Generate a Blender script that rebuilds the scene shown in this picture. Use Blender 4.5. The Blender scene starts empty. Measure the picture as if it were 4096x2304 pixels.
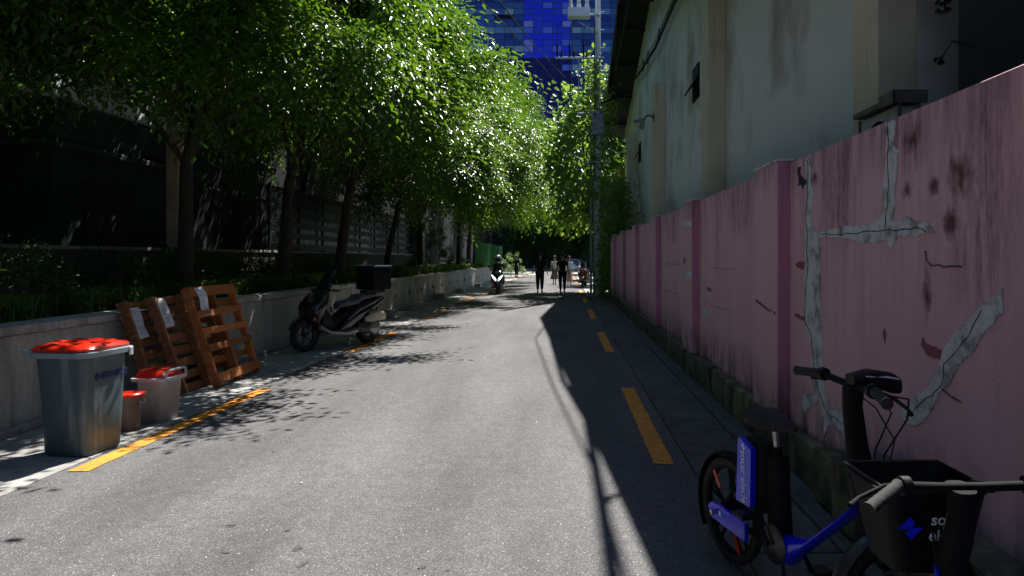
import bpy, bmesh, math, random
import numpy as np
from mathutils import Vector, Matrix, Euler, noise
R = math.radians
random.seed(7)
scene = bpy.context.scene
COL = scene.collection

# ---------------------------------------------------------------- camera, world, sun, exposure
cam_d = bpy.data.cameras.new('camera')
cam = bpy.data.objects.new('camera', cam_d)
COL.objects.link(cam)
cam.location = (0, 0, 1.6)
cam.rotation_euler = (R(90), 0, 0)
cam_d.sensor_width = 36
cam_d.lens = 23.48
cam_d.shift_x = -0.0512
cam_d.shift_y = -0.0297
cam_d.clip_start = 0.05
cam_d.clip_end = 1000
scene.camera = cam

SUN_DIR = Vector((0.232, 0.578, 1.0)).normalized()
world = bpy.data.worlds.new('World')
scene.world = world
world.use_nodes = True
wn = world.node_tree
wn.nodes.clear()
sky = wn.nodes.new('ShaderNodeTexSky')
sky.sky_type = 'NISHITA'
sky.sun_disc = False
sky.sun_elevation = math.asin(SUN_DIR.z)
sky.sun_rotation = math.atan2(SUN_DIR.x, SUN_DIR.y)
sky.altitude = 1500
sky.air_density = 0.75
sky.dust_density = 0.6
sky.ozone_density = 1.6
bg = wn.nodes.new('ShaderNodeBackground')
bg.inputs['Strength'].default_value = 0.08
wo = wn.nodes.new('ShaderNodeOutputWorld')
wn.links.new(sky.outputs[0], bg.inputs[0])
wn.links.new(bg.outputs[0], wo.inputs[0])

sd = bpy.data.lights.new('sun', 'SUN')
sun = bpy.data.objects.new('sun', sd)
COL.objects.link(sun)
sd.energy = 5.0
sd.angle = R(0.5)
sd.color = (1.0, 0.97, 0.92)
sun.rotation_euler = (-SUN_DIR).to_track_quat('-Z', 'Y').to_euler()
sun.location = (20, 50, 80)

scene.view_settings.view_transform = 'Standard'
scene.view_settings.look = 'None'
scene.view_settings.gamma = 1
scene.view_settings.exposure = 1.05
try:
    scene.view_settings.use_curve_mapping = False
except Exception:
    pass
scene.cycles.max_bounces = 6
scene.cycles.diffuse_bounces = 3
scene.cycles.glossy_bounces = 3
scene.cycles.transparent_max_bounces = 8
scene.cycles.transmission_bounces = 4
scene.cycles.use_denoising = True

# ---------------------------------------------------------------- materials
MATS = {}
def nd(nt, t, **kw):
    n = nt.nodes.new(t)
    for k, v in kw.items():
        setattr(n, k, v)
    return n

def pmat(name, c1, c2=None, scale=4, rough=.7, bump=0.0, bscale=60, stretch=(1, 1, 1), metal=0.0, spec=.5, rand=0.0,
         lo=.38, hi=.62, rvar=0.0, detail=6, coat=0.0, world_pos=False, dirt=None, dscale=2.0, dlo=.5, dhi=.75, dstretch=(1, 1, 1)):
    m = bpy.data.materials.new(name)
    m.use_nodes = True
    nt = m.node_tree
    b = nt.nodes['Principled BSDF']
    b.inputs['Roughness'].default_value = rough
    b.inputs['Metallic'].default_value = metal
    b.inputs['Specular IOR Level'].default_value = spec
    b.inputs['Coat Weight'].default_value = coat
    b.inputs['Base Color'].default_value = (*c1, 1)
    L = nt.links
    if world_pos:
        vec = nd(nt, 'ShaderNodeNewGeometry').outputs['Position']
    else:
        vec = nd(nt, 'ShaderNodeTexCoord').outputs['Object']
        if rand:
            oi = nd(nt, 'ShaderNodeObjectInfo')
            mu = nd(nt, 'ShaderNodeMath', operation='MULTIPLY')
            mu.inputs[1].default_value = 37.0
            L.new(oi.outputs['Random'], mu.inputs[0])
            va = nd(nt, 'ShaderNodeVectorMath', operation='ADD')
            L.new(vec, va.inputs[0])
            L.new(mu.outputs[0], va.inputs[1])
            vec = va.outputs[0]
    def noisy(sc, st, l, h, det=6):
        mp = nd(nt, 'ShaderNodeMapping')
        mp.inputs['Scale'].default_value = st
        L.new(vec, mp.inputs[0])
        nz = nd(nt, 'ShaderNodeTexNoise')
        nz.inputs['Scale'].default_value = sc
        nz.inputs['Detail'].default_value = det
        nz.inputs['Roughness'].default_value = .6
        L.new(mp.outputs[0], nz.inputs[0])
        rr = nd(nt, 'ShaderNodeMapRange')
        rr.inputs['From Min'].default_value = l
        rr.inputs['From Max'].default_value = h
        L.new(nz.outputs[0], rr.inputs[0])
        return rr.outputs[0], nz.outputs[0]
    col = None
    if c2 is not None:
        f, raw = noisy(scale, stretch, lo, hi, detail)
        mx = nd(nt, 'ShaderNodeMix', data_type='RGBA')
        mx.inputs[6].default_value = (*c1, 1)
        mx.inputs[7].default_value = (*c2, 1)
        L.new(f, mx.inputs[0])
        col = mx.outputs[2]
        if rvar:
            ma = nd(nt, 'ShaderNodeMapRange')
            ma.inputs['To Min'].default_value = max(0.02, rough - rvar)
            ma.inputs['To Max'].default_value = min(1, rough + rvar)
            L.new(f, ma.inputs[0])
            L.new(ma.outputs[0], b.inputs['Roughness'])
    if dirt is not None:
        f, raw = noisy(dscale, dstretch, dlo, dhi, 8)
        mx = nd(nt, 'ShaderNodeMix', data_type='RGBA')
        if col is not None:
            L.new(col, mx.inputs[6])
        else:
            mx.inputs[6].default_value = (*c1, 1)
        mx.inputs[7].default_value = (*dirt, 1)
        L.new(f, mx.inputs[0])
        col = mx.outputs[2]
    if rand and col is not None:
        hs = nd(nt, 'ShaderNodeHueSaturation')
        oi = nd(nt, 'ShaderNodeObjectInfo')
        mr = nd(nt, 'ShaderNodeMapRange')
        mr.inputs['To Min'].default_value = 1 - rand
        mr.inputs['To Max'].default_value = 1 + rand
        L.new(oi.outputs['Random'], mr.inputs[0])
        L.new(mr.outputs[0], hs.inputs['Value'])
        L.new(col, hs.inputs['Color'])
        col = hs.outputs[0]
    if col is not None:
        L.new(col, b.inputs['Base Color'])
    if bump:
        f, raw = noisy(bscale, (1, 1, 1), 0, 1, 4)
        bp = nd(nt, 'ShaderNodeBump')
        bp.inputs['Strength'].default_value = bump
        bp.inputs['Distance'].default_value = .02
        L.new(raw, bp.inputs['Height'])
        L.new(bp.outputs[0], b.inputs['Normal'])
    MATS[name] = m
    return m

def leafmat(name, c1, c2, trans, rough=.32, tmix=.4):
    m = bpy.data.materials.new(name)
    m.use_nodes = True
    nt = m.node_tree
    L = nt.links
    b = nt.nodes['Principled BSDF']
    out = nt.nodes['Material Output']
    b.inputs['Roughness'].default_value = rough
    b.inputs['Specular IOR Level'].default_value = .6
    g = nd(nt, 'ShaderNodeNewGeometry')
    rp = g.outputs['Random Per Island']
    mx = nd(nt, 'ShaderNodeMix', data_type='RGBA')
    mx.inputs[6].default_value = (*c1, 1)
    mx.inputs[7].default_value = (*c2, 1)
    L.new(rp, mx.inputs[0])
    L.new(mx.outputs[2], b.inputs['Base Color'])
    tr = nd(nt, 'ShaderNodeBsdfTranslucent')
    tr.inputs[0].default_value = (*trans, 1)
    ms = nd(nt, 'ShaderNodeMixShader')
    ms.inputs[0].default_value = tmix
    L.new(b.outputs[0], ms.inputs[1])
    L.new(tr.outputs[0], ms.inputs[2])
    L.new(ms.outputs[0], out.inputs[0])
    return m

def asphalt_mat():
    m = bpy.data.materials.new('asphalt')
    m.use_nodes = True
    nt = m.node_tree
    L = nt.links
    b = nt.nodes['Principled BSDF']
    b.inputs['Roughness'].default_value = .82
    b.inputs['Specular IOR Level'].default_value = .35
    pos = nd(nt, 'ShaderNodeNewGeometry').outputs['Position']
    v = nd(nt, 'ShaderNodeTexVoronoi')
    v.inputs['Scale'].default_value = 150
    L.new(pos, v.inputs['Vector'])
    # per stone grey
    sx = nd(nt, 'ShaderNodeSeparateColor')
    L.new(v.outputs['Color'], sx.inputs[0])
    cr = nd(nt, 'ShaderNodeValToRGB')
    e = cr.color_ramp.elements
    e[0].position = 0; e[0].color = (.11, .108, .107, 1)
    e[1].position = 1; e[1].color = (.45, .44, .43, 1)
    e.new(.35).color = (.165, .16, .163, 1)
    e.new(.8).color = (.205, .198, .202, 1)
    e.new(.95).color = (.27, .262, .264, 1)
    L.new(sx.outputs[0], cr.inputs[0])
    # darkening toward the cell border (bitumen)
    mr = nd(nt, 'ShaderNodeMapRange')
    mr.inputs['From Min'].default_value = .35
    mr.inputs['From Max'].default_value = .75
    mr.inputs['To Min'].default_value = 1.0
    mr.inputs['To Max'].default_value = .55
    L.new(v.outputs['Distance'], mr.inputs[0])
    m1 = nd(nt, 'ShaderNodeMix', data_type='RGBA', blend_type='MULTIPLY')
    m1.inputs[0].default_value = 1
    L.new(cr.outputs[0], m1.inputs[6])
    L.new(mr.outputs[0], m1.inputs[7])
    n1 = nd(nt, 'ShaderNodeTexNoise')
    n1.inputs['Scale'].default_value = .9
    n1.inputs['Detail'].default_value = 8
    mp = nd(nt, 'ShaderNodeMapping')
    mp.inputs['Scale'].default_value = (1.6, .35, 1)
    L.new(pos, mp.inputs[0])
    L.new(mp.outputs[0], n1.inputs[0])
    r1 = nd(nt, 'ShaderNodeMapRange')
    r1.inputs['From Min'].default_value = .3
    r1.inputs['From Max'].default_value = .7
    r1.inputs['To Min'].default_value = .56
    r1.inputs['To Max'].default_value = .98
    L.new(n1.outputs[0], r1.inputs[0])
    m2 = nd(nt, 'ShaderNodeMix', data_type='RGBA', blend_type='MULTIPLY')
    m2.inputs[0].default_value = 1
    L.new(m1.outputs[2], m2.inputs[6])
    L.new(r1.outputs[0], m2.inputs[7])
    n2 = nd(nt, 'ShaderNodeTexNoise')
    n2.inputs['Scale'].default_value = 9
    n2.inputs['Detail'].default_value = 5
    L.new(pos, n2.inputs[0])
    r2 = nd(nt, 'ShaderNodeMapRange')
    r2.inputs['From Min'].default_value = .3
    r2.inputs['From Max'].default_value = .7
    r2.inputs['To Min'].default_value = .88
    r2.inputs['To Max'].default_value = 1.1
    L.new(n2.outputs[0], r2.inputs[0])
    m3 = nd(nt, 'ShaderNodeMix', data_type='RGBA', blend_type='MULTIPLY')
    m3.inputs[0].default_value = 1
    L.new(m2.outputs[2], m3.inputs[6])
    L.new(r2.outputs[0], m3.inputs[7])
    L.new(m3.outputs[2], b.inputs['Base Color'])
    bp = nd(nt, 'ShaderNodeBump')
    bp.inputs['Strength'].default_value = .55
    bp.inputs['Distance'].default_value = .006
    inv = nd(nt, 'ShaderNodeMath', operation='SUBTRACT')
    inv.inputs[0].default_value = 1
    L.new(v.outputs['Distance'], inv.inputs[1])
    L.new(inv.outputs[0], bp.inputs['Height'])
    L.new(bp.outputs[0], b.inputs['Normal'])
    return m

BLOBS = [(3.491, 2.214, .087, .075), (3.549, 1.959, .052, .045), (3.29, 1.957, .044, .04), (3.156, 1.763, .06, .06), (4.862, 2.177, .06, .05),
         (3.067, 1.98, .08, .10), (3.36, 1.40, .05, .12), (9.6, 1.55, .16, .05), (8.4, 1.2, .2, .03), (13.9, 1.5, .2, .05)]
def pink_mat(name, c, cdark, blobs=True):
    m = bpy.data.materials.new(name)
    m.use_nodes = True
    nt = m.node_tree
    L = nt.links
    b = nt.nodes['Principled BSDF']
    b.inputs['Roughness'].default_value = .85
    b.inputs['Specular IOR Level'].default_value = .25
    pos = nd(nt, 'ShaderNodeNewGeometry').outputs['Position']
    sep = nd(nt, 'ShaderNodeSeparateXYZ')
    L.new(pos, sep.inputs[0])
    def nz(st, sc, det=8, rg=.62):
        mp = nd(nt, 'ShaderNodeMapping')
        mp.inputs['Scale'].default_value = st
        L.new(pos, mp.inputs[0])
        n = nd(nt, 'ShaderNodeTexNoise')
        n.inputs['Scale'].default_value = sc
        n.inputs['Detail'].default_value = det
        n.inputs['Roughness'].default_value = rg
        L.new(mp.outputs[0], n.inputs[0])
        return n.outputs[0]
    def mr(x, a, bb, c0=0., c1=1.):
        r = nd(nt, 'ShaderNodeMapRange')
        r.inputs['From Min'].default_value = a
        r.inputs['From Max'].default_value = bb
        r.inputs['To Min'].default_value = c0
        r.inputs['To Max'].default_value = c1
        L.new(x, r.inputs[0])
        return r.outputs[0]
    def mul(x, y):
        k = nd(nt, 'ShaderNodeMath', operation='MULTIPLY')
        L.new(x, k.inputs[0])
        if isinstance(y, (int, float)):
            k.inputs[1].default_value = y
        else:
            L.new(y, k.inputs[1])
        return k.outputs[0]
    def mix(f, c0, c1):
        k = nd(nt, 'ShaderNodeMix', data_type='RGBA')
        L.new(f, k.inputs[0])
        for i, q in ((6, c0), (7, c1)):
            if isinstance(q, tuple):
                k.inputs[i].default_value = (*q, 1)
            else:
                L.new(q, k.inputs[i])
        return k.outputs[2]
    # faded / fresh paint
    col = mix(mr(nz((1, 1, .35), 1.6), .35, .65), c, tuple(min(1, x * 1.12 + .015) for x in c))
    # vertical rain streaks below the top edge
    st = mr(nz((5, 5, .22), 1.6, 12, .72), .48, .70)
    wide = mr(nz((1.2, 1.2, .15), 1.3), .36, .56)
    topz = mr(sep.outputs[2], .7, 2.1)
    grain = mr(nz((1, 1, .3), 38), .38, .62, .45, 1)
    k = mul(mul(mul(st, wide), topz), mul(grain, .95))
    col = mix(k, col, cdark)
    # soot just below the top
    k2 = mul(mul(mr(nz((5, 5, .6), 2), .4, .62), mr(sep.outputs[2], 2.05, 2.38)), .6)
    col = mix(k2, col, tuple(x * .55 for x in cdark))
    # one old rain-darkened area with its own outline
    for (y, z, ry, rz) in ((4.42, 2.02, .27, .36), (3.62, 2.2, .3, .2), (2.95, 1.9, .3, .6), (6.9, 2.1, .5, .3), (11.2, 2.1, .6, .3)):
        e1 = nd(nt, 'ShaderNodeVectorMath', operation='SUBTRACT'); e1.inputs[1].default_value = (1.82, y, z)
        L.new(pos, e1.inputs[0])
        e2 = nd(nt, 'ShaderNodeVectorMath', operation='MULTIPLY'); e2.inputs[1].default_value = (0, 1 / ry, 1 / rz)
        L.new(e1.outputs[0], e2.inputs[0])
        ln2 = nd(nt, 'ShaderNodeVectorMath', operation='LENGTH'); L.new(e2.outputs[0], ln2.inputs[0])
        k3 = mul(mul(mr(ln2.outputs['Value'], 1.15, .55), mr(nz((6, 6, .5), 3, 10, .75), .40, .60)), mul(grain, .8))
        col = mix(k3, col, cdark)
    # speckle
    col = mix(mul(mr(nz((1, 1, 1), 55), .60, .70), .45), col, cdark)
    # base dirt
    col = mix(mul(mr(sep.outputs[2], .75, .25), mr(nz((3, 3, .8), 2.5), .35, .6)), col, (.07, .06, .045))
    if blobs:
        wob = nz((1, 1, .6), 13, 6, .7)
        for (y, z, ry, rz) in BLOBS:
            d1 = nd(nt, 'ShaderNodeVectorMath', operation='SUBTRACT')
            d1.inputs[1].default_value = (1.82, y, z)
            L.new(pos, d1.inputs[0])
            d2 = nd(nt, 'ShaderNodeVectorMath', operation='MULTIPLY')
            d2.inputs[1].default_value = (0, 1 / ry, 1 / rz)
            L.new(d1.outputs[0], d2.inputs[0])
            ln = nd(nt, 'ShaderNodeVectorMath', operation='LENGTH')
            L.new(d2.outputs[0], ln.inputs[0])
            ad = nd(nt, 'ShaderNodeMath', operation='MULTIPLY_ADD')
            ad.inputs[1].default_value = 3.2
            L.new(wob, ad.inputs[0])
            L.new(ln.outputs['Value'], ad.inputs[2])
            col = mix(mul(mr(ad.outputs[0], 2.9, 1.9), .85), col, (.07, .026, .018))
    L.new(col, b.inputs['Base Color'])
    bp = nd(nt, 'ShaderNodeBump')
    bp.inputs['Strength'].default_value = .5
    bp.inputs['Distance'].default_value = .004
    L.new(nz((1, 1, 1), 130, 3), bp.inputs['Height'])
    L.new(bp.outputs[0], b.inputs['Normal'])
    return m

M = {}
M['asphalt'] = asphalt_mat()
M['pink'] = pink_mat('pink_paint', (.72, .43, .49), (.17, .07, .08))
M['pinkside'] = pink_mat('deep_pink_side', (.58, .25, .34), (.16, .05, .07), False)
M['cement'] = pmat('cement_patch', (.74, .77, .79), (.58, .59, .61), 9, .9, .8, 50, dirt=(.17, .15, .14), dscale=9, dlo=.5, dhi=.72, world_pos=True)
M['crack'] = pmat('crack_dark', (.03, .025, .02), rough=1)
M['touchup'] = pmat('red_touch_up', (.30, .09, .11), (.24, .08, .1), 20, .9)
M['plinth'] = pmat('mossy_plinth', (.10, .09, .05), (.24, .22, .11), 5, .95, .7, 40, stretch=(1, 1, .4), dirt=(.035, .04, .02), dscale=3, dlo=.45, dhi=.62, world_pos=True)
M['concrete'] = pmat('pale_concrete', (.36, .35, .33), (.26, .255, .24), 3, .9, .4, 90, rand=.10, dirt=(.10, .095, .08), dscale=5, dlo=.56, dhi=.78)
M['dconcrete'] = pmat('gutter_concrete', (.12, .12, .115), (.075, .08, .07), 3, .9, .5, 70, rand=.12, dirt=(.05, .055, .035), dscale=5, dlo=.5, dhi=.7)
M['granite'] = pmat('granite_cladding', (.50, .47, .42), (.40, .375, .33), 26, .75, .15, 200, rand=.08, dirt=(.17, .16, .13), dscale=1.8, dlo=.48, dhi=.75, dstretch=(3, 3, .35))
M['coping'] = pmat('granite_coping', (.52, .49, .44), (.38, .36, .32), 22, .8, .2, 150, rand=.08, dirt=(.15, .14, .12), dscale=3, dlo=.5, dhi=.75)
M['soil'] = pmat('dark_soil', (.03, .024, .017), (.015, .012, .009), 8, 1, 1, 30)
M['yellow'] = pmat('yellow_road_paint', (.85, .33, .012), (.70, .25, .010), 6, .65, .5, 120, dirt=(.20, .16, .10), dscale=24, dlo=.56, dhi=.66, world_pos=True)
M['white_paint'] = pmat('white_road_paint', (.75, .74, .7), (.6, .6, .56), 6, .7)
M['plaster'] = pmat('pale_green_plaster', (.74, .77, .70), (.80, .80, .73), .8, .92, .35, 130, dirt=(.34, .29, .22), dscale=.55, dlo=.50, dhi=.72, world_pos=True, dstretch=(1, 1.0, .8))
M['buttress'] = pmat('beige_plaster', (.72, .65, .46), (.64, .57, .39), 1.2, .92, .3, 120, dirt=(.34, .29, .19), dscale=2.2, dlo=.56, dhi=.8, world_pos=True, dstretch=(2, 2, .3))
M['eave'] = pmat('black_eave', (.012, .012, .012), (.02, .02, .018), 3, .7)
M['roof'] = pmat('slate_roof', (.05, .055, .06), (.08, .08, .08), 3, .8)
M['black'] = pmat('black_plastic', (.004, .004, .005), (.008, .008, .009), 30, .5, .05, 200, spec=.25)
M['matte_black'] = pmat('matte_black', (.005, .005, .006), (.010, .010, .011), 10, .8, .1, 100, spec=.2)
M['gloss_black'] = pmat('gloss_black', (.008, .009, .012), rough=.12, coat=.6)
M['rubber'] = pmat('rubber', (.018, .018, .018), (.03, .03, .028), 20, .85, .2, 80)
M['steel'] = pmat('steel', (.50, .50, .50), (.35, .35, .35), 20, .3, metal=1, rvar=.1)
M['galv'] = pmat('galvanised_steel', (.45, .46, .46), (.33, .34, .34), 12, .45, metal=.85, rvar=.1)
M['darksteel'] = pmat('dark_steel', (.10, .10, .10), (.06, .06, .06), 20, .4, metal=.8)
M['wood'] = pmat('orange_pallet_wood', (.50, .17, .04), (.34, .095, .02), 5, .7, .35, 60, stretch=(1.2, 14, 14), rand=.38, dirt=(.10, .035, .015), dscale=3, dlo=.55, dhi=.75, dstretch=(1, 10, 10))
M['oldwood'] = pmat('worn_pallet_wood', (.36, .14, .045), (.22, .075, .025), 5, .75, .4, 60, stretch=(1.2, 14, 14), rand=.2, dirt=(.42, .34, .25), dscale=5, dlo=.58, dhi=.72, dstretch=(1, 5, 5))
M['paper'] = pmat('white_paper', (.86, .86, .90), (.78, .77, .84), 8, .9)
M['ink'] = pmat('printed_ink', (.12, .12, .16), rough=.9)
M['bin'] = pmat('slate_green_bin_plastic', (.075, .115, .135), (.055, .09, .11), 2, .5, .08, 90, dirt=(.22, .25, .245), dscale=4, dlo=.55, dhi=.75, dstretch=(3, 3, .25))
M['rim'] = pmat('pale_blue_rim', (.28, .37, .40), (.22, .30, .33), 6, .4)
M['redlid'] = pmat('red_lid_plastic', (.78, .035, .012), (.62, .02, .01), 4, .22, .1, 14, coat=.3)
M['whitepail'] = pmat('white_pail_plastic', (.56, .55, .53), (.46, .45, .43), 4, .5, dirt=(.24, .21, .18), dscale=3, dlo=.55, dhi=.8, dstretch=(1, 1, .4))
M['brownpail'] = pmat('dirty_pail_plastic', (.22, .16, .13), (.14, .09, .07), 5, .6, dirt=(.5, .45, .4), dscale=5, dlo=.62, dhi=.8, dstretch=(2, 2, .3))
M['handle'] = pmat('white_plastic_handle', (.6, .62, .68), rough=.4)
M['navy'] = pmat('navy_lettering', (.02, .03, .16), rough=.6)
M['blue'] = pmat('electric_blue_paint', (.006, .02, .95), (.005, .015, .85), 3, .3, coat=.4)
M['letter'] = pmat('pale_lettering', (.75, .88, 1.0), rough=.5)
M['redref'] = pmat('red_reflector', (.75, .03, .01), rough=.25)
M['amber'] = pmat('amber_lens', (.8, .25, .02), rough=.2)
M['cream'] = pmat('cream_engine_cover', (.62, .56, .38), (.45, .4, .27), 6, .35)
M['seat'] = pmat('black_vinyl', (.09, .09, .10), (.12, .12, .13), 30, .34, .15, 160)
M['silver'] = pmat('silver_paint', (.36, .36, .38), (.3, .3, .32), 14, .3, metal=.7)
M['boxtop'] = pmat('navy_box_lid', (.02, .03, .07), rough=.3)
M['whitetrim'] = pmat('white_trim', (.75, .77, .8), rough=.35)
M['skin'] = pmat('skin', (.50, .30, .21), (.44, .25, .17), 8, .55)
M['hair'] = pmat('dark_hair', (.015, .012, .01), (.03, .022, .018), 40, .5)
M['redpaint'] = pmat('orange_red_fairing', (.10, .008, .004), rough=.25, coat=.4)
M['cloth_black'] = pmat('black_cloth', (.012, .012, .014), (.02, .02, .022), 30, .95)
M['cloth_white'] = pmat('white_cloth', (.72, .72, .74), (.62, .62, .66), 6, .95)
M['cloth_grey'] = pmat('grey_cloth', (.16, .16, .17), (.12, .12, .13), 20, .95)
M['cloth_blue'] = pmat('pale_blue_cloth', (.42, .47, .75), (.7, .7, .78), 7, .95)
M['cloth_beige'] = pmat('beige_cloth', (.50, .42, .36), (.42, .35, .3), 9, .95)
M['carwhite'] = pmat('white_car_paint', (.62, .68, .75), rough=.25, coat=.5)
M['darkglass'] = pmat('dark_glass', (.01, .015, .02), rough=.06)
M['pole'] = pmat('pole_concrete', (.66, .67, .68), (.56, .57, .58), 5, .75, .2, 90, stretch=(1, 1, .3))
M['porcelain'] = pmat('porcelain', (.62, .62, .64), rough=.25)
M['cabinet'] = pmat('pole_cabinet_paint', (.30, .32, .33), (.2, .22, .24), 5, .6, dirt=(.04, .06, .35), dscale=6, dlo=.58, dhi=.62)
M['bark'] = pmat('bark', (.06, .048, .036), (.035, .028, .02), 9, .95, .8, 30, stretch=(2, 2, .5))
M['leaf'] = leafmat('zelkova_leaf', (.022, .078, .010), (.050, .125, .014), (.22, .43, .014), .33, .26)
M['leaf_dark'] = leafmat('shrub_leaf', (.02, .05, .012), (.04, .08, .016), (.10, .2, .015), .4, .25)
M['bigleaf'] = leafmat('broad_leaf', (.06, .13, .03), (.10, .19, .05), (.34, .55, .06), .38, .42)
M['grass'] = leafmat('grass_blade', (.04, .10, .015), (.09, .17, .025), (.20, .36, .03), .45, .3)
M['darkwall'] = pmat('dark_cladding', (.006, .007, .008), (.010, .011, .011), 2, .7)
M['darkwin'] = pmat('dark_window_glass', (.01, .014, .016), rough=.7)
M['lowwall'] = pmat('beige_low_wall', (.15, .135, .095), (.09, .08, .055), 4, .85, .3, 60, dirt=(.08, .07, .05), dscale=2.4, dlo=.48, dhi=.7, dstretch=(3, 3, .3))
M['slat'] = pmat('black_fence_slat', (.012, .012, .014), rough=.5)
M['metalpanel'] = pmat('blue_grey_metal_panel', (.13, .18, .20), (.08, .115, .13), 3, .35, metal=.6)
M['greensheet'] = pmat('green_steel_sheet', (.003, .075, .009), (.003, .055, .007), 4, .8, spec=.15)
M['column'] = pmat('beige_column_paint', (.48, .38, .30), (.38, .3, .2), 2, .8, dirt=(.12, .10, .06), dscale=3, dlo=.52, dhi=.75)
M['whitepanel'] = pmat('white_wall_panel', (.75, .77, .8), (.66, .68, .72), 2, .6)
M['mint'] = pmat('green_grey_wall', (.03, .055, .048), (.022, .04, .036), 2, .8)
M['vent_grey'] = pmat('white_casing', (.62, .63, .62), (.5, .5, .49), 5, .6)
M['brownmetal'] = pmat('brown_metal_frame', (.13, .12, .10), (.09, .08, .07), 6, .6)
M['stain'] = pmat('oil_stain', (.03, .03, .03), (.08, .08, .08), 40, .7, .3, 90)
M['hazard'] = pmat('hazard_yellow', (.5, .42, .04), (.35, .3, .03), 5, .7)
M['litter'] = pmat('fallen_leaf', (.55, .33, .05), (.4, .2, .03), 20, .8)

# ---------------------------------------------------------------- mesh helpers
class MB:
    """collects shapes, links them as one mesh object"""
    def __init__(s):
        s.bm = bmesh.new()
    def box(s, x0, x1, y0, y1, z0, z1, bevel=0, mat4=None, seg=1):
        b = s.bm
        pts = [(x0, y0, z0), (x1, y0, z0), (x1, y1, z0), (x0, y1, z0), (x0, y0, z1), (x1, y0, z1), (x1, y1, z1), (x0, y1, z1)]
        vs = [b.verts.new(mat4 @ Vector(p) if mat4 else p) for p in pts]
        fs = [b.faces.new([vs[i] for i in f]) for f in ((3, 2, 1, 0), (4, 5, 6, 7), (0, 1, 5, 4), (1, 2, 6, 5), (2, 3, 7, 6), (3, 0, 4, 7))]
        if bevel:
            ed = list({e for f in fs for e in f.edges})
            bmesh.ops.bevel(b, geom=ed, offset=bevel, segments=seg, profile=.6, affect='EDGES')
        return s
    def loft(s, rings, caps=True, close=False):
        b = s.bm
        rv = [[b.verts.new(p) for p in r] for r in rings]
        n = len(rv[0])
        for a in range(len(rv) - 1 + (1 if close else 0)):
            A, B = rv[a], rv[(a + 1) % len(rv)]
            for i in range(n):
                j = (i + 1) % n
                b.faces.new((A[i], A[j], B[j], B[i]))
        if caps and not close:
            b.faces.new(list(reversed(rv[0])))
            b.faces.new(rv[-1])
        return s
    def tube(s, pts, r, n=8, caps=True, close=False):
        pts = [Vector(p) for p in pts]
        rr = r if isinstance(r, (list, tuple)) else [r] * len(pts)
        rings = []
        up = None
        N = len(pts)
        for i, p in enumerate(pts):
            if close:
                t = (pts[(i + 1) % N] - pts[i - 1]).normalized()
            elif i == 0:
                t = (pts[1] - pts[0]).normalized()
            elif i == N - 1:
                t = (pts[-1] - pts[-2]).normalized()
            else:
                t = ((pts[i + 1] - p).normalized() + (p - pts[i - 1]).normalized())
                t = t.normalized() if t.length > 1e-6 else (pts[i + 1] - p).normalized()
            if up is None:
                up = Vector((0, 0, 1)) if abs(t.z) < .9 else Vector((0, 1, 0))
            x = t.cross(up)
            x = x.normalized() if x.length > 1e-6 else Vector((1, 0, 0))
            y = x.cross(t).normalized()
            up = y
            rings.append([p + (x * math.cos(a) + y * math.sin(a)) * rr[i] for a in [2 * math.pi * k / n for k in range(n)]])
        return s.loft(rings, caps, close)
    def lathe(s, prof, n=24, mat4=None, ring=False):
        """prof: (radius, height) up the z axis"""
        rings = []
        for r, h in prof:
            r = max(r, .0004)
            rings.append([Vector((r * math.cos(2 * math.pi * k / n), r * math.sin(2 * math.pi * k / n), h)) for k in range(n)])
        if mat4:
            rings = [[mat4 @ p for p in q] for q in rings]
        return s.loft(rings, not ring, ring)
    def poly(s, pts, thick=None, direction=None):
        b = s.bm
        vs = [b.verts.new(p) for p in pts]
        f = b.faces.new(vs)
        if thick:
            d = Vector(direction) * thick
            v2 = [b.verts.new(Vector(p) + d) for p in pts]
            b.faces.new(list(reversed(v2)))
            n = len(vs)
            for i in range(n):
                b.faces.new((vs[i], v2[i], v2[(i + 1) % n], vs[(i + 1) % n]))
        return s
    def xf(s, m):
        s.bm.transform(m)
        return s
    def build(s, name, mat, parent=None, smooth=False, label=None, loc=None, rot=None, kind=None, fix=True):
        if fix:
            bmesh.ops.recalc_face_normals(s.bm, faces=s.bm.faces[:])
        me = bpy.data.meshes.new(name)
        s.bm.to_mesh(me)
        s.bm.free()
        me.materials.append(mat)
        if smooth:
            me.shade_smooth()
            try:
                me.set_sharp_from_angle(angle=R(45))
            except Exception:
                pass
        return link(name, me, parent, label, loc, rot, kind)

def link(name, me, parent=None, label=None, loc=None, rot=None, kind=None):
    o = bpy.data.objects.new(name, me)
    COL.objects.link(o)
    if parent:
        o.parent = parent
    if loc is not None:
        o.location = loc
    if rot is not None:
        o.rotation_euler = rot
    if label:
        o['label'] = label
    if kind:
        o['kind'] = kind
    return o

def thing(name, label, cat, loc=(0, 0, 0), rotz=0, group=None):
    o = bpy.data.objects.new(name, None)
    COL.objects.link(o)
    o.location = loc
    o.rotation_euler = (0, 0, rotz)
    o.empty_display_size = .2
    return tag(o, label, cat, group)

def tag(o, label, cat, group=None):
    o['label'] = label
    o['category'] = cat
    if group:
        o['group'] = group
    return o

def struct(o):
    o['kind'] = 'structure'
    return o

def seg_ring(c, ax, ay, hw, hh, n=16, p=2.6):
    c, ax, ay = Vector(c), Vector(ax), Vector(ay)
    out = []
    for k in range(n):
        a = 2 * math.pi * k / n
        ca, sa = math.cos(a), math.sin(a)
        x = math.copysign(abs(ca) ** (2 / p), ca) * hw
        y = math.copysign(abs(sa) ** (2 / p), sa) * hh
        out.append(c + ax * x + ay * y)
    return out

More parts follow.
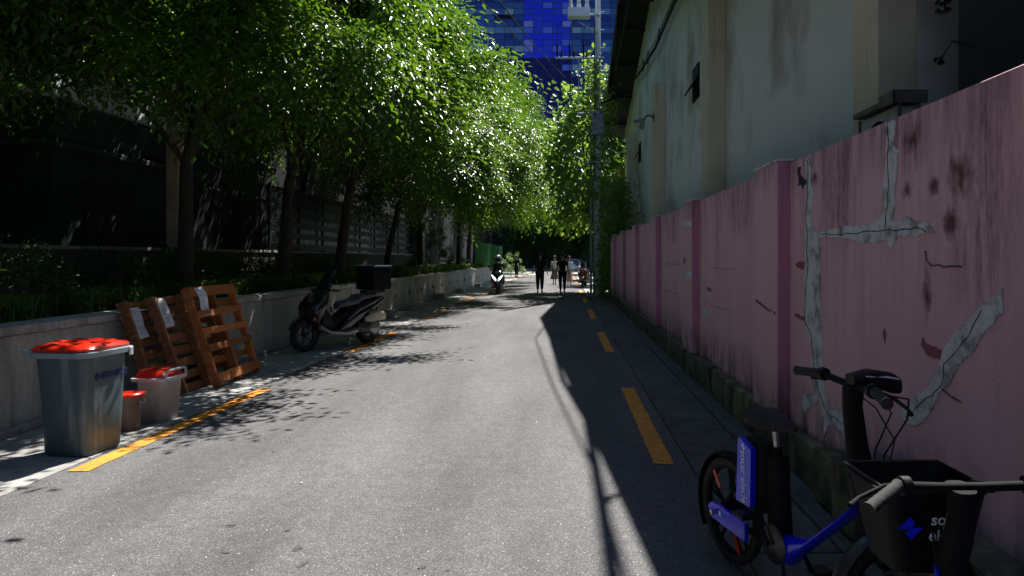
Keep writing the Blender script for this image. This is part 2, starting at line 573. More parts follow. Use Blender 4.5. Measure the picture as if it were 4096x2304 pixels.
def np_mesh(name, verts, faces, mat, k=4):
    verts = np.asarray(verts, dtype=np.float32)
    faces = np.asarray(faces, dtype=np.int32)
    me = bpy.data.meshes.new(name)
    me.vertices.add(len(verts))
    me.vertices.foreach_set('co', verts.ravel())
    me.loops.add(faces.size)
    me.loops.foreach_set('vertex_index', faces.ravel())
    nf = len(faces)
    me.polygons.add(nf)
    me.polygons.foreach_set('loop_start', np.arange(0, nf * k, k, dtype=np.int32))
    me.update(calc_edges=True)
    me.materials.append(mat)
    return me

def nrm(a):
    return a / np.maximum(np.linalg.norm(a, axis=1, keepdims=True), 1e-6)

def leaf_geo(base, axis, wid, nor, ln, wd, fold=.18):
    """pointed folded leaves, two quads each. arrays (N,3); ln, wd (N,)"""
    ln = ln[:, None]
    wd = wd[:, None]
    l1 = base + axis * ln * .30 + wid * wd * .5 + nor * wd * fold
    l2 = base + axis * ln * .68 + wid * wd * .36 + nor * wd * fold * .6
    t = base + axis * ln - nor * ln * .08
    r2 = base + axis * ln * .68 - wid * wd * .36 + nor * wd * fold * .6
    r1 = base + axis * ln * .30 - wid * wd * .5 + nor * wd * fold
    V = np.stack([base, l1, l2, t, r2, r1], 1)
    N = len(base)
    i = (np.arange(N) * 6)[:, None]
    F = np.concatenate([i + np.array([0, 1, 2, 3]), i + np.array([0, 3, 4, 5])], 1).reshape(-1, 4)
    return V.reshape(-1, 3), F

def sprays(rng, P, D, L, m, leaf_len, leaf_w, droop=.42):
    """twigs with alternate leaves"""
    N = len(P)
    up = np.array([0, 0, 1.0])
    D = nrm(D)
    S = nrm(np.cross(D, up) + rng.normal(0, .18, (N, 3)))
    out = []
    for j in range(m):
        t = (j + 1) / m
        pos = P + D * (L * t)[:, None] - up * (droop * L * t * t)[:, None]
        side = 1 if j % 2 else -1
        fwd = .55 if j < m - 1 else 1.4
        A = nrm(D * fwd + S * side * .8 + rng.normal(0, .16, (N, 3)) - up * .42)
        Nn = nrm(np.cross(D, S))
        Nn = Nn * np.sign(Nn[:, 2:3] + 1e-6)
        Nn = nrm(Nn + rng.normal(0, .17, (N, 3)))
        W = nrm(np.cross(Nn, A))
        Nn = nrm(np.cross(A, W))
        ln = leaf_len * rng.uniform(.75, 1.2, N)
        out.append(leaf_geo(pos, A, W, Nn, ln, ln * leaf_w))
    V = np.concatenate([o[0] for o in out])
    F = []
    off = 0
    for o in out:
        F.append(o[1] + off)
        off += len(o[0])
    return V, np.concatenate(F)

def crown_mesh(name, seed, rad, n_clump, n_twig, m, leaf_len, mat, leaf_w=.48, core=.35, twig_len=.5, clump=.55, low_cut=-1.0):
    rng = np.random.default_rng(seed)
    rad = np.array(rad)
    C = []
    while len(C) < n_clump:
        v = rng.normal(size=3)
        v /= np.linalg.norm(v)
        r = core + (1 - core) * rng.random() ** .6
        if v[2] * r < low_cut:
            continue
        wob = .84 + .32 * noise.noise(Vector((v * 1.9).tolist()) + Vector((seed * 3.1, 0, 0)))
        C.append(v * r * wob)
    C = np.array(C)
    cen = C * rad
    out_dir = nrm(C)
    idx = np.repeat(np.arange(n_clump), n_twig)
    d = out_dir[idx] * np.array([1, 1, .45]) + rng.normal(0, .62, (len(idx), 3)) * np.array([1, 1, .5])
    d = nrm(d)
    P = cen[idx] + rng.normal(0, clump * .42, (len(idx), 3)) * np.array([1, 1, .55])
    L = twig_len * rng.uniform(.6, 1.3, len(idx))
    V, F = sprays(rng, P, d, L, m, leaf_len, leaf_w)
    return np_mesh(name, V, F, mat), cen

# ================================================================ THE SETTING
g = MB()
g.poly([(-300, -60, -.03), (300, -60, -.03), (300, 420, -.03), (-300, 420, -.03)])
struct(g.build('ground', M['dconcrete']))
# road: one sheet, finely cut so that it is slightly crowned
rd = MB()
xs = [-3.755 + 4.715 * i / 12 for i in range(13)]
rings = []
for y in (-12, 0, 10, 20, 40, 70, 110):
    rings.append([Vector((x, y, .004 + .018 * (1 - ((x + 1.4) / 2.36) ** 2))) for x in xs])
for a in range(len(rings) - 1):
    A = [rd.bm.verts.new(p) for p in rings[a]]
    B = [rd.bm.verts.new(p) for p in rings[a + 1]]
    for i in range(12):
        rd.bm.faces.new((A[i], A[i + 1], B[i + 1], B[i]))
bmesh.ops.remove_doubles(rd.bm, verts=rd.bm.verts[:], dist=.0005)
road = struct(rd.build('road', M['asphalt'], smooth=True))
def road_z(x):
    return .004 + .018 * (1 - ((x + 1.4) / 2.36) ** 2)

# painted lane dashes (3 m on, 3.1 m off) on both sides
rr = random.Random(3)
def dash(x0, x1, y0, y1, mat, name, zoff=.005):
    d = MB()
    n = max(2, int((y1 - y0) / .12))
    for side_pts in (1,):
        top = []
        bot = []
        for i in range(n + 1):
            y = y0 + (y1 - y0) * i / n
            j0, j1 = rr.uniform(-.004, .004), rr.uniform(-.004, .004)
            bot.append(Vector((x0 + j0, y, max(road_z(x0), .006) + zoff)))
            top.append(Vector((x1 + j1, y, max(road_z(x1), .006) + zoff)))
        A = [d.bm.verts.new(p) for p in bot]
        B = [d.bm.verts.new(p) for p in top]
        for i in range(n):
            d.bm.faces.new((A[i], B[i], B[i + 1], A[i + 1]))
    return d.build(name, mat, road)
for k in range(13):
    y0 = 5.12 + 6.12 * k
    dash(-3.70, -3.545, y0 - (.15 if k == 0 else 0), y0 + 3.0, M['yellow'], 'yellow_dash')
    if k < 12:
        dash(.69, .845, y0 + .02, y0 + 3.04, M['yellow'], 'yellow_dash')
for k, (x0, x1, y0, y1) in enumerate([(-3.3, -2.3, 61, 65), (1.0, 1.5, 46, 70)]):
    if k == 0:
        dash(x0, x1, y0, y1, M['white_paint'], 'white_road_marking')
# oil stains, worn spots
def D2G(u, v):
    y = 2688 / (v - 648)
    return ((u - 1420) * y / 1680, y)
for (u, v, su, sv) in [(587, 1330, 22, 8), (752, 1389, 20, 12), (764, 1430, 14, 14), (1060, 1437, 18, 9), (724, 1345, 11, 6), (568, 1401, 16, 5), (1126, 1446, 9, 5), (690, 1143, 8, 3)]:
    x, y = D2G(u, v)
    k = y / 1680
    ry = 2688 / (v - sv - 648) - y
    st = MB()
    for q in range(3):
        cx, cy = x + rr.uniform(-.4, .4) * su * k * .8, y + rr.uniform(-.4, .4) * ry * .8
        pts = []
        for a in range(14):
            an = 2 * math.pi * a / 14
            r = rr.uniform(.35, .8) * (1 if q == 0 else .55)
            px, py = cx + math.cos(an) * su * k * r, cy + math.sin(an) * ry * r
            pts.append((px, py, road_z(px) + .002 + .0012 * q))
        st.poly(pts)
    st.build('oil_stain', M['stain'], road)

# concrete gutter flags, both sides (individual slabs with joints)
pav_l = struct(bpy.data.objects.new('pavement_left', None)); COL.objects.link(pav_l)
pav_r = struct(bpy.data.objects.new('pavement_right', None)); COL.objects.link(pav_r)
me_l = None
for i in range(44):
    y0 = 2.3 + i * 1.0
    if me_l is None:
        b = MB().box(-.59, .59, 0, .988, -.06, .012, .006)
        o = b.build('concrete_slab', M['concrete'], pav_l); me_l = o.data
    else:
        o = link('concrete_slab', me_l, pav_l)
    o.location = (-4.352, y0, rr.uniform(-.003, .003))
    o.rotation_euler = (rr.uniform(-.002, .002), rr.uniform(-.003, .003), 0)
me_r = None
for i in range(26):
    y0 = 1.6 + i * 1.0
    if me_r is None:
        b = MB().box(-.262, .262, 0, .985, -.06, .012, .007)
        o = b.build('concrete_slab', M['dconcrete'], pav_r); me_r = o.data
    else:
        o = link('concrete_slab', me_r, pav_r)
    o.location = (1.23, y0, rr.uniform(-.003, .004))
    o.rotation_euler = (rr.uniform(-.003, .003), rr.uniform(-.006, .006), 0)
b = MB().box(-6.6, -3.77, 46.4, 110, -.05, .01)
struct(b.build('pavement', M['concrete']))
b = MB().box(.97, 3.2, 27.7, 110, -.05, .009)
struct(b.build('pavement', M['concrete']))
# drain channel right: raised lip and sunken bottom
b = MB().box(1.495, 1.54, 0.2, 27.6, -.06, .03, .006)
b.box(1.54, 1.72, 0.2, 27.6, -.028, -.012)
struct(b.build('drain_channel', M['dconcrete']))

# ---------------------------------------------------------------- retaining wall with granite cladding (left)
rw = thing('retaining_wall', 'long low granite-clad planter wall running along the left side of the alley', 'retaining wall', (-4.97, 3, 0))
MB().box(-.30, -.045, 0, 42.6, 0, .88).build('wall_core', M['dconcrete'], rw)
sl = cp = None
Y = 0
for i in range(71):
    if sl is None:
        o = MB().box(-.04, 0, .003, .597, .06, .895, .003).build('granite_slab', M['granite'], rw); sl = o.data
    else:
        o = link('granite_slab', sl, rw)
    o.location = (rr.uniform(-.002, .002), i * .6, 0)
for i in range(36):
    if cp is None:
        o = MB().box(-.36, .03, .003, 1.177, .90, .98, .008).build('coping_stone', M['coping'], rw); cp = o.data
    else:
        o = link('coping_stone', cp, rw)
    o.location = (rr.uniform(-.003, .003), i * 1.18, rr.uniform(-.002, .002))
kb = None
for i in range(43):
    if kb is None:
        o = MB().box(.004, .09, .004, .99, 0.013, .085, .01).build('kerb_stone', M['concrete'], rw); kb = o.data
    else:
        o = link('kerb_stone', kb, rw)
    o.location = (rr.uniform(0, .004), i * 1.0, rr.uniform(-.004, .004))
# weep holes and stub pipes, one vertical stain each
wh = None
for i, y in enumerate([11.2, 13.0, 14.8, 16.6, 18.4, 20.3, 22.2, 24.0, 25.9, 28, 30.2, 32.4, 34.8, 37.5, 40]):
    if wh is None:
        m4 = Matrix.Rotation(R(90), 4, 'Y')
        o = MB().lathe([(.055, -.01), (.062, .012), (.048, .012), (.045, -.008)], 14, m4).build('weep_hole', M['matte_black'], rw, smooth=True); wh = o.data
    else:
        o = link('weep_hole', wh, rw)
    o.location = (.004, y, .50)
for y in (12.05, 18.6, 21.0):
    pts = [(-.02, y, .62), (.07, y, .62), (.105, y, .60), (.115, y, .55), (.115, y, .14)]
    MB().tube(pts, .036, 10).build('drain_pipe', M['whitepail'], rw, smooth=True)
for (y, ln, h) in ((14.5, .5, .20), (16.9, .8, .17), (22.2, .9, .22), (27.0, .8, .2), (33, 1.0, .2)):
    MB().box(.095, .40, y, y + ln, .013, h, .012).build('concrete_step', M['concrete'], rw)

MB().box(-7.45, -5.27, 3, 45.5, 0, .90).build('planter_soil', M['soil'], kind='structure')
MB().box(-11.2, -7.72, 3, 45.5, 0, .96).build('yard', M['soil'], kind='structure')

# ---------------------------------------------------------------- low back wall + slatted fence above
lw = thing('low_wall', 'low beige rendered wall behind the planting, topped by the black slatted fence', 'wall', (-7.6, 4, 0))
pan = None
for i in range(16):
    if pan is None:
        o = MB().box(-.12, .1, .006, 1.79, .6, 1.72, .008).build('wall_panel', M['lowwall'], lw); pan = o.data
    else:
        o = link('wall_panel', pan, lw)
    o.location = (rr.uniform(-.004, .004), i * 1.8, 0)
cpp = None
for i in range(16):
    if cpp is None:
        o = MB().box(-.15, .13, .004, 1.79, 1.722, 1.78, .008).build('wall_cap', M['coping'], lw); cpp = o.data
    else:
        o = link('wall_cap', cpp, lw)
    o.location = (0, i * 1.8, 0)
fe = thing('slatted_fence', 'black horizontal-slat fence with pale metal sheets behind it, on the low wall', 'fence', (-7.6, 17.2, 1.782))
sla = pos_ = shee = None
for i in range(9):
    if pos_ is None:
        o = MB().box(-.03, .03, -.03, .03, 0, 1.75, .004).build('post', M['slat'], fe); pos_ = o.data
    else:
        o = link('post', pos_, fe)
    o.location = (.0, i * 1.9, 0)
for i in range(8):
    for j in range(6):
        if sla is None:
            o = MB().box(-.012, .012, .03, 1.87, 0, .15, .003).build('slat', M['slat'], fe); sla = o.data
        else:
            o = link('slat', sla, fe)
        o.location = (.015, i * 1.9, .05 + j * .30)
for i in range(30):
    if shee is None:
        s = MB()
        n = 8
        A = [s.bm.verts.new((-.015 + .012 * math.sin(k * math.pi / 2), .5 * k / n, .03)) for k in range(n + 1)]
        B = [s.bm.verts.new((-.015 + .012 * math.sin(k * math.pi / 2), .5 * k / n, 1.72)) for k in range(n + 1)]
        for k in range(n):
            s.bm.faces.new((A[k], A[k + 1], B[k + 1], B[k]))
        o = s.build('metal_sheet', M['metalpanel'], fe, smooth=True); shee = o.data
    else:
        o = link('metal_sheet', shee, fe)
    o.location = (-.10, .05 + i * .505, 0)
# tall pale louvred screen behind the fence at its far end
sc_ = thing('metal_screen', 'tall pale blue-grey metal screen catching the sun behind the far end of the slatted fence', 'screen', (-8.15, 27.6, .96))
pm = None
for i in range(5):
    if pm is None:
        o = MB().box(-.02, .02, 0, .42, 0, 3.9, .01).build('screen_panel', M['metalpanel'], sc_); pm = o.data
    else:
        o = link('screen_panel', pm, sc_)
    o.location = (0, i * .45, 0)
    o.rotation_euler = (0, 0, -.25)

# green sheet fence on the planter wall, further on
gf = thing('sheet_fence', 'bright green ribbed steel sheet fence behind the approaching scooter', 'fence', (-5.5, 41, .1))
gs = None
for i in range(18):
    if gs is None:
        s = MB()
        prof = []
        for k in range(9):
            yy = k / 8 * .98
            prof.append((.035 if k % 4 in (1, 2) else 0, yy))
        A = [s.bm.verts.new((x, y, 0)) for x, y in prof]
        B = [s.bm.verts.new((x, y, 2.5)) for x, y in prof]
        for k in range(8):
            s.bm.faces.new((A[k], A[k + 1], B[k + 1], B[k]))
        o = s.build('steel_sheet', M['greensheet'], gf); gs = o.data
    else:
        o = link('steel_sheet', gs, gf)
    o.location = (rr.uniform(0, .01), i * 1.0, 0)
for i in range(7):
    MB().box(-.08, -.03, i * 3, i * 3 + .05, 0, 2.5).build('post', M['darksteel'], gf)

# ---------------------------------------------------------------- dark buildings on the left
db = thing('office_building', 'large dark-clad building behind the trees on the left', 'building', (-11.2, -12, 0))
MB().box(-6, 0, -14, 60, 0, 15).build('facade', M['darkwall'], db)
wd = None
for j in range(4):
    for i in range(14):
        if wd is None:
            o = MB().box(0.002, .05, 0, 3.0, 0, 2.2, .02).build('window', M['darkwin'], db); wd = o.data
        else:
            o = link('window', wd, db)
        o.location = (0, 3 + i * 4.0, 1.6 + j * 3.4)
MB().box(-.1, .5, 0, 60, 15, 15.3).build('roof_edge', M['darkwall'], db)
mb_ = thing('side_building', 'low green-grey house with a white upper band, glimpsed behind the beige column', 'building', (-9.2, 12.0, 0))
MB().box(-1.6, 0, 0, 4.2, .96, 4.5).build('wall', M['mint'], mb_)
MB().box(-1.7, .12, -.1, 4.3, 4.503, 5.7, .02).build('white_band', M['whitepanel'], mb_)
MB().box(-1.4, .3, -.3, 4.5, 3.55, 3.68, .02).build('ledge', M['mint'], mb_)
MB().box(.003, .04, .8, 2.2, 1.9, 3.1, .01).build('window', M['darkwin'], mb_)

cl = thing('square_column', 'tall square beige column rising out of the hedge on the left, sunlit near its top', 'column', (-6.93, 11.9, .9))
MB().box(-.105, .105, -.105, .105, 0, 4.2, .01).build('shaft', M['column'], cl)
MB().box(-.12, .12, -.12, .12, 4.203, 4.26, .01).build('cap', M['column'], cl)
MB().box(-.17, .17, -.17, .17, 0.001, .06, .01).build('base_plate', M['darksteel'], cl)

# ---------------------------------------------------------------- pink wall (right)
pw = thing('pink_wall', 'long weathered pink painted wall with grey cement patches along its cracks, right side', 'wall', (0, 0, 0))
pil_y = [5.4 + 3.62 * k for k in range(6)]
MB().box(1.82, 1.98, -8, 24.3, .12, 2.37, .006).build('wall_panel', M['pink'], pw)
for y in pil_y + [5.4 - 3.62, 5.4 - 7.24]:
    w = .67 if y < 23 else .6
    p = MB().box(1.722, 1.817, y, y + w, .30, 2.379, .006)
    o = p.build('pilaster', M['pink'], pw)
    MB().box(1.7245, 1.8175, y - .004, y + .003, .32, 2.37).build('pilaster_side', M['pinkside'], pw)  # near side face of each pilaster coloured a deeper pink
    MB().box(1.716, 1.975, y - .01, y + w + .01, 2.381, 2.40, .004).build('pilaster_cap', M['cement'], pw)
pb = MB()
for i in range(30):
    y = 4.45 + i * .68
    pb.box(1.715 + rr.uniform(-.006, .004), 1.81, y + .002, y + .678, -.02, .30 + rr.uniform(-.012, .012), .014)
for i in range(30):
    pass
pb.build('plinth', M['plinth'], pw)
MB().box(1.70, 1.82, 24.3, 24.6, 0, 2.3, .01).build('end_pier', M['pink'], pw)
PATCH= [[(5.043, 2.368), (4.939, 2.36), (4.921, 2.275), (4.939, 2.153), (4.873, 2.08), (4.906, 1.96), (4.917, 1.862), (4.808, 1.783), (4.744, 1.654), (4.744, 1.396), (4.722, 1.141), (4.689, 0.89), (4.656, 0.642), (4.603, 0.57), (4.271, 0.575), (4.308, 0.52), (4.624, 0.44), (4.711, 0.503), (4.755, 0.579), (4.801, 0.647), (4.894, 0.682), (4.906, 0.946), (5.016, 1.067), (5.067, 1.245), (5.041, 1.657), (5.043, 1.868), (4.996, 2.076), (5.008, 2.245)], [(4.871, 0.721), (4.871, 0.616), (5.067, 0.558), (5.118, 0.427), (5.016, 0.441), (4.801, 0.552), (4.755, 0.682)], [(3.784, 2.36), (3.662, 2.354), (3.681, 2.278), (3.694, 2.218), (3.632, 2.184), (3.669, 1.98), (3.669, 1.888), (3.706, 1.797), (3.632, 1.805), (3.525, 1.817), (3.436, 1.783), (3.331, 1.769), (3.28, 1.725), (3.393, 1.724), (3.48, 1.709), (3.644, 1.714), (3.681, 1.672), (3.719, 1.654), (3.745, 1.673), (3.758, 1.712), (3.907, 1.683), (3.964, 1.691), (4.083, 1.694), (4.243, 1.719), (4.604, 1.744), (4.766, 1.742), (4.895, 1.745), (4.808, 1.775), (4.363, 1.806), (4.083, 1.793), (3.921, 1.802), (3.838, 1.836), (3.811, 1.899), (3.817, 1.995), (3.771, 2.117), (3.771, 2.244)], [(3.511, 0.72), (3.625, 0.756), (3.475, 0.866), (3.336, 0.944), (3.25, 1.049), (3.188, 1.175), (3.109, 1.242), (2.972, 1.344), (2.878, 1.414), (2.767, 1.466), (2.767, 1.371), (2.886, 1.278), (2.972, 1.177), (3.071, 1.113), (3.158, 0.996), (3.25, 0.931), (3.314, 0.828), (3.427, 0.741)], [(4.671, 0.442), (4.629, 0.539), (4.333, 0.577), (4.286, 0.538), (4.105, 0.573), (4.105, 0.496), (4.193, 0.492), (4.262, 0.364), (4.309, 0.401), (4.358, 0.469), (4.588, 0.452), (4.671, 0.344)]]
CRACK= [[(3.745, 2.359), (3.738, 2.238), (3.745, 2.114), (3.738, 1.956), (3.771, 1.801), (3.777, 1.75)], [(4.724, 1.764), (4.311, 1.753), (4.008, 1.753), (3.777, 1.76), (3.656, 1.742), (3.549, 1.753), (3.393, 1.749), (3.351, 1.73)], [(4.989, 2.335), (4.973, 2.199), (4.985, 2.033), (5.019, 1.909), (4.985, 1.781), (4.991, 1.639), (4.967, 1.558), (5.041, 1.293), (5.041, 1.128), (4.918, 1.033), (4.835, 0.737), (4.733, 0.626), (4.624, 0.532), (4.345, 0.518)], [(3.548, 0.742), (3.393, 0.871), (3.209, 0.981), (3.188, 1.088), (3.109, 1.146), (2.998, 1.254), (2.903, 1.37)], [(3.209, 0.963), (3.148, 0.941), (3.053, 0.939)], [(3.359, 1.626), (3.342, 1.59), (3.293, 1.557), (3.053, 1.557)]]
HOLE= [(5.2, 2.296), (5.138, 2.296), (5.138, 2.244), (5.09, 2.204), (5.008, 2.186), (5.008, 2.157), (5.054, 2.149), (5.102, 2.12), (5.126, 2.148), (5.2, 2.165), (5.188, 2.207), (5.212, 2.254)]
BLOT= [[(5.266, 1.546), (5.198, 1.57), (5.054, 1.571), (5.054, 1.507), (5.198, 1.518)], [(5.293, 1.148), (5.211, 1.164), (5.054, 1.145), (5.067, 1.117), (5.198, 1.123)], [(3.796, 1.204), (3.767, 1.166), (3.791, 1.115), (3.82, 1.16)], [(3.393, 1.197), (3.37, 1.169), (3.219, 1.153), (3.224, 1.106), (3.336, 1.107), (3.404, 1.146)]]

def jag(pts, step=.03, amp=.007, seed=1, closed=True):
    r_ = random.Random(seed)
    out = []
    n = len(pts)
    for i in range(n if closed else n - 1):
        a, b = Vector((*pts[i], 0)), Vector((*pts[(i + 1) % n], 0))
        k = max(1, int((b - a).length / step))
        for j in range(k):
            p = a.lerp(b, j / k)
            out.append((p.x + r_.uniform(-amp, amp), p.y + r_.uniform(-amp, amp)))
    if not closed:
        out.append(pts[-1])
    return out
ZMAX = 2.366
for i, P_ in enumerate(PATCH):
    P_ = [(y, min(z, ZMAX - .004)) for y, z in P_]
    q = jag(P_, .013, .0065, i)
    q = [(y, min(z, ZMAX)) for y, z in q]
    off = .0006 * i
    s = MB().poly([(1.8195, y, z) for y, z in q], .0045 + off, (-1, 0, 0))
    s.build('cement_patch', M['cement'], pw)
for i, P_ in enumerate(CRACK):
    P_ = [(y, min(z, ZMAX)) for y, z in P_]
    q = jag(P_, .045, .008, i + 20, False)
    s = MB()
    s.tube([(1.8135, y, z) for y, z in q], [.0018 + .0018 * abs(math.sin(k * 1.7 + i)) for k in range(len(q))], 5)
    s.build('crack', M['crack'], pw)
s = MB().poly([(1.8195, y, z) for y, z in jag(HOLE, .02, .008, 5)], .003, (-1, 0, 0))
s.build('broken_hole', M['crack'], pw)
for i, P_ in enumerate(BLOT):
    s = MB().poly([(1.8195, y, z) for y, z in jag(P_, .02, .005, i + 40)], .0022, (-1, 0, 0))
    s.build('red_touch_up', M['touchup'], pw)
# thin cement fillets on the further pilasters, hairline cracks further on
for (y0, y1, z, h) in ((9.02, 9.75, 2.02, .10), (9.02, 9.75, 1.32, .12), (8.45, 8.9, .85, .10)):
    q = jag([(y0, z), (y1, z + .02), (y1 - .03, z + h), (y0 + .04, z + h * .8)], .05, .012, int(y0 * 9))
    x = 1.7205 if y0 > 9 else 1.8195
    MB().poly([(x, y, zz) for y, zz in q], .003, (-1, 0, 0)).build('cement_patch', M['cement'], pw)
for i, (y0, y1, z) in enumerate([(7.1, 8.3, 1.48), (7.3, 8.6, 1.02), (10.4, 12, 1.5), (10.6, 12.1, 1.02), (11.0, 12.2, .7), (14, 15.2, 1.45)]):
    q = jag([(y0, z), ((y0 + y1) / 2, z - .01), (y1, z + .01)], .09, .008, i + 70, False)
    MB().tube([(1.8165, y, zz) for y, zz in q], .0016, 5).build('crack', M['crack'], pw)
# scribble row on the pilaster
s = MB()
for k in range(11):
    y = 6.0 - k * .036
    z = 1.215 - .006 * k
    s.tube([(1.7205, y, z + rr.uniform(.01, .02)), (1.7205, y - .012, z - rr.uniform(.005, .015))], .0045, 5)
s.tube([(1.7205, 5.56, 1.165), (1.7205, 5.55, 1.155)], .008, 6)
s.tube([(1.7205, 5.47, 1.155), (1.7205, 5.46, 1.14)], .008, 6)
s.build('pen_mark', M['crack'], pw)

# broken ledge of stones at the wall foot
lg = thing('stone_ledge', 'broken mossy stone and brick ledge at the foot of the pink wall behind the bikes', 'ledge', (1.66, 2.2, 0))
for (y0, y1, x0, h, m) in [(0, .85, -.06, .40, 'plinth'), (.86, 1.5, -.03, .45, 'plinth'), (1.51, 1.86, -.05, .405, 'plinth'), (1.87, 2.24, -.01, .34, 'plinth')]:
    s = MB().box(x0, .155, y0, y1, .0, h, .03, None, 2)
    for v in s.bm.verts:
        v.co.x += .022 * noise.noise(Vector((v.co.x * 5, y0 * 7 + v.co.y * 9, v.co.z * 9)))
    s.build('rough_stone', M[m], lg)
for (y0, z) in ((1.05, .455), (1.30, .457), (1.56, .412)):
    MB().box(-.07, .05, y0, y0 + .2, z, z + .055, .006).build('brick', M['roof'], lg, rot=(0, .03, rr.uniform(-.05, .05)))

# ---------------------------------------------------------------- warehouse with gable end towards the alley
XB = 3.1
def gable_z(y):
    return 10.9 - .28 * abs(y - 24.0)
wh_ = thing('warehouse', 'tall pale green-grey rendered building with beige buttresses and black overhanging eaves', 'building', (XB, 5.85, 0))
o2 = Vector((XB, 5.85, 0))
s = MB()
s.poly([(0, 0, 0), (0, 0, gable_z(5.85)), (0, 24 - 5.85, 10.9), (0, 34 - 5.85, gable_z(34)), (0, 34 - 5.85, 0)], 9, (1, 0, 0))
s.build('wall', M['plaster'], wh_)
s = MB()
ov = 1.13
def roofring(y, t):
    z = gable_z(y)
    return z
for (ya, yb) in ((4.9, 24.0), (24.0, 35.0)):
    za, zb = gable_z(ya), gable_z(yb)
    ya -= 5.85; yb -= 5.85
    for x0, x1, dz0, dz1 in ((-ov, 9.2, .05, .25),):
        pts = [(x0, ya, za + dz0), (x1, ya, za + dz0), (x1, yb, zb + dz0), (x0, yb, zb + dz0)]
        s.poly(pts, dz1 - dz0, (0, 0, 1))
s.build('roof', M['eave'], wh_)
s = MB()
for (ya, yb) in ((4.9, 23.99), (24.01, 35.0)):
    za, zb = gable_z(ya), gable_z(yb)
    ya -= 5.85; yb -= 5.85
    s.poly([(-ov - .03, ya, za - .12), (-ov - .03, yb, zb - .12), (-ov - .03, yb, zb + .30), (-ov - .03, ya, za + .30)], .028, (1, 0, 0))
s.build('fascia', M['eave'], wh_)
for k in range(12):
    y = 5.6 + k * 2.5
    z = gable_z(y)
    MB().box(-ov + .02, -.001, y - 5.85, y - 5.85 + .12, z - .16, z - .01 - (.0 if y < 24 else .04)).build('rafter', M['eave'], wh_)
for (y, w) in ((5.86, .5), (12.8, .55), (20.5, .6), (28.8, .6)):
    MB().box(-.356, -.001, y - 5.85, y - 5.85 + w, .01, 7.0, .012).build('buttress', M['buttress'], wh_)
for (y, z0) in ((15.3, 5.30), (27.0, 5.5)):
    f = MB().box(-.03, .002, 0, .75, 0, .8, .006).build('window', M['matte_black'], wh_, loc=(0, y - 5.85, z0))
    MB().box(-.015, .015, .04, .71, -.36, 0, .004).build('sash', M['matte_black'], f, loc=(-.035, 0, .47), rot=(0, R(32), 0))
    MB().box(-.036, -.031, .04, .71, .44, .76).build('pane', M['darkwin'], f)

wl = thing('wall_lamp', 'small metal-shaded lamp bracketed to the middle beige buttress', 'lamp', (2.74, 20.47, 5.9))
MB().box(-.03, -.002, -.06, .05, -.12, .12, .01).build('bracket', M['darksteel'], wl)
MB().tube([(-.03, 0, 0), (-.14, -.02, .06), (-.22, -.04, .04), (-.27, -.05, -.02)], .025, 8).build('arm', M['darksteel'], wl, smooth=True)
mt4 = Matrix.Translation((-.27, -.05, -.02)) @ Matrix.Rotation(R(42), 4, 'Y') @ Matrix.Rotation(R(180), 4, 'X')
MB().lathe([(.045, 0), (.06, .07), (.12, .16), (.22, .29), (.225, .30), (.21, .295), (.11, .17), (.05, .08)], 24, mt4).build('lamp_shade', M['galv'], wl, smooth=True)
MB().lathe([(.0, .08), (.05, .1), (.06, .18), (.03, .24), (.0, .25)], 14, mt4).build('bulb', M['porcelain'], wl, smooth=True)

# black aerial cable bundle sagging along the gable wall
s = MB()
cpts = [(2.9, 10, 8.3), (2.93, 14, 8.15), (2.95, 18, 8.45), (2.95, 21.7, 8.42), (2.93, 25, 8.7), (2.9, 28, 9.0), (2.6, 29.5, 8.8), (1.42, 27.9, 8.0)]
s.tube(cpts, .05, 7)
s.tube([(x - .03, y, z + .14 + .05 * math.sin(y)) for x, y, z in cpts], .015, 5)
for y, z in ((17.2, 8.45), (20.5, 8.42), (23.2, 8.55), (24.6, 8.67)):
    s.tube([(2.9, y + .16 * math.cos(a), z + .22 * math.sin(a)) for a in [i * math.pi / 8 for i in range(16)]], .012, 5, close=True)
tag(s.build('cable_bundle', M['black'], smooth=True), 'thick black cable bundle with loops sagging under the eave of the pale building', 'cable')

# service cables strung along the alley (they cast the thin shadows on the road)
s = MB()
cat = [(2.12, 27.6, 9.3), (1.82, 18, 9.0), (1.95, 13.5, 8.5), (2.13, 11.3, 8.25), (2.13, 8.9, 8.15), (2.16, 6.5, 8.3), (2.25, 1.0, 8.9), (2.4, -8, 9.6)]
s.tube(cat, [.03, .03, .035, .04, .045, .05, .05, .05], 7)
s.tube([(2.13, 8.95, 8.14), (2.2, 9.12, 8.10), (2.34, 9.24, 8.05), (2.55, 9.28, 8.02)], .026, 6)
s.tube([(2.05, 27.6, 9.6), (1.45, 18, 8.7), (1.75, 13.0, 8.2), (2.1, 9.6, 8.1), (2.3, 6.5, 8.2)], .014, 5)
tag(s.build('overhead_cable', M['black'], smooth=True), 'slack black overhead cable with a hanging tail, strung along the eave edge of the building', 'cable')
s = MB()
s.tube([(.05, 27.9, 9.1), (-1.0, 24, 9.15), (-2.1, 20, 9.45), (-4.2, 12, 10.4), (-8, -2, 13)], .022, 6)
tag(s.build('overhead_wire', M['darksteel'], smooth=True), 'upper overhead wire slanting from the pole crossarm over the alley', 'wire', 'overhead wires')
s = MB()
s.tube([(-.35, 27.9, 8.9), (-1.35, 24, 9.15), (-2.55, 20, 9.35), (-5.0, 12, 10.2), (-9.2, -2, 12.6)], .018, 6)
tag(s.build('overhead_wire', M['darksteel'], smooth=True), 'thinner overhead wire to the left of the upper one, in front of the glass tower', 'wire', 'overhead wires')

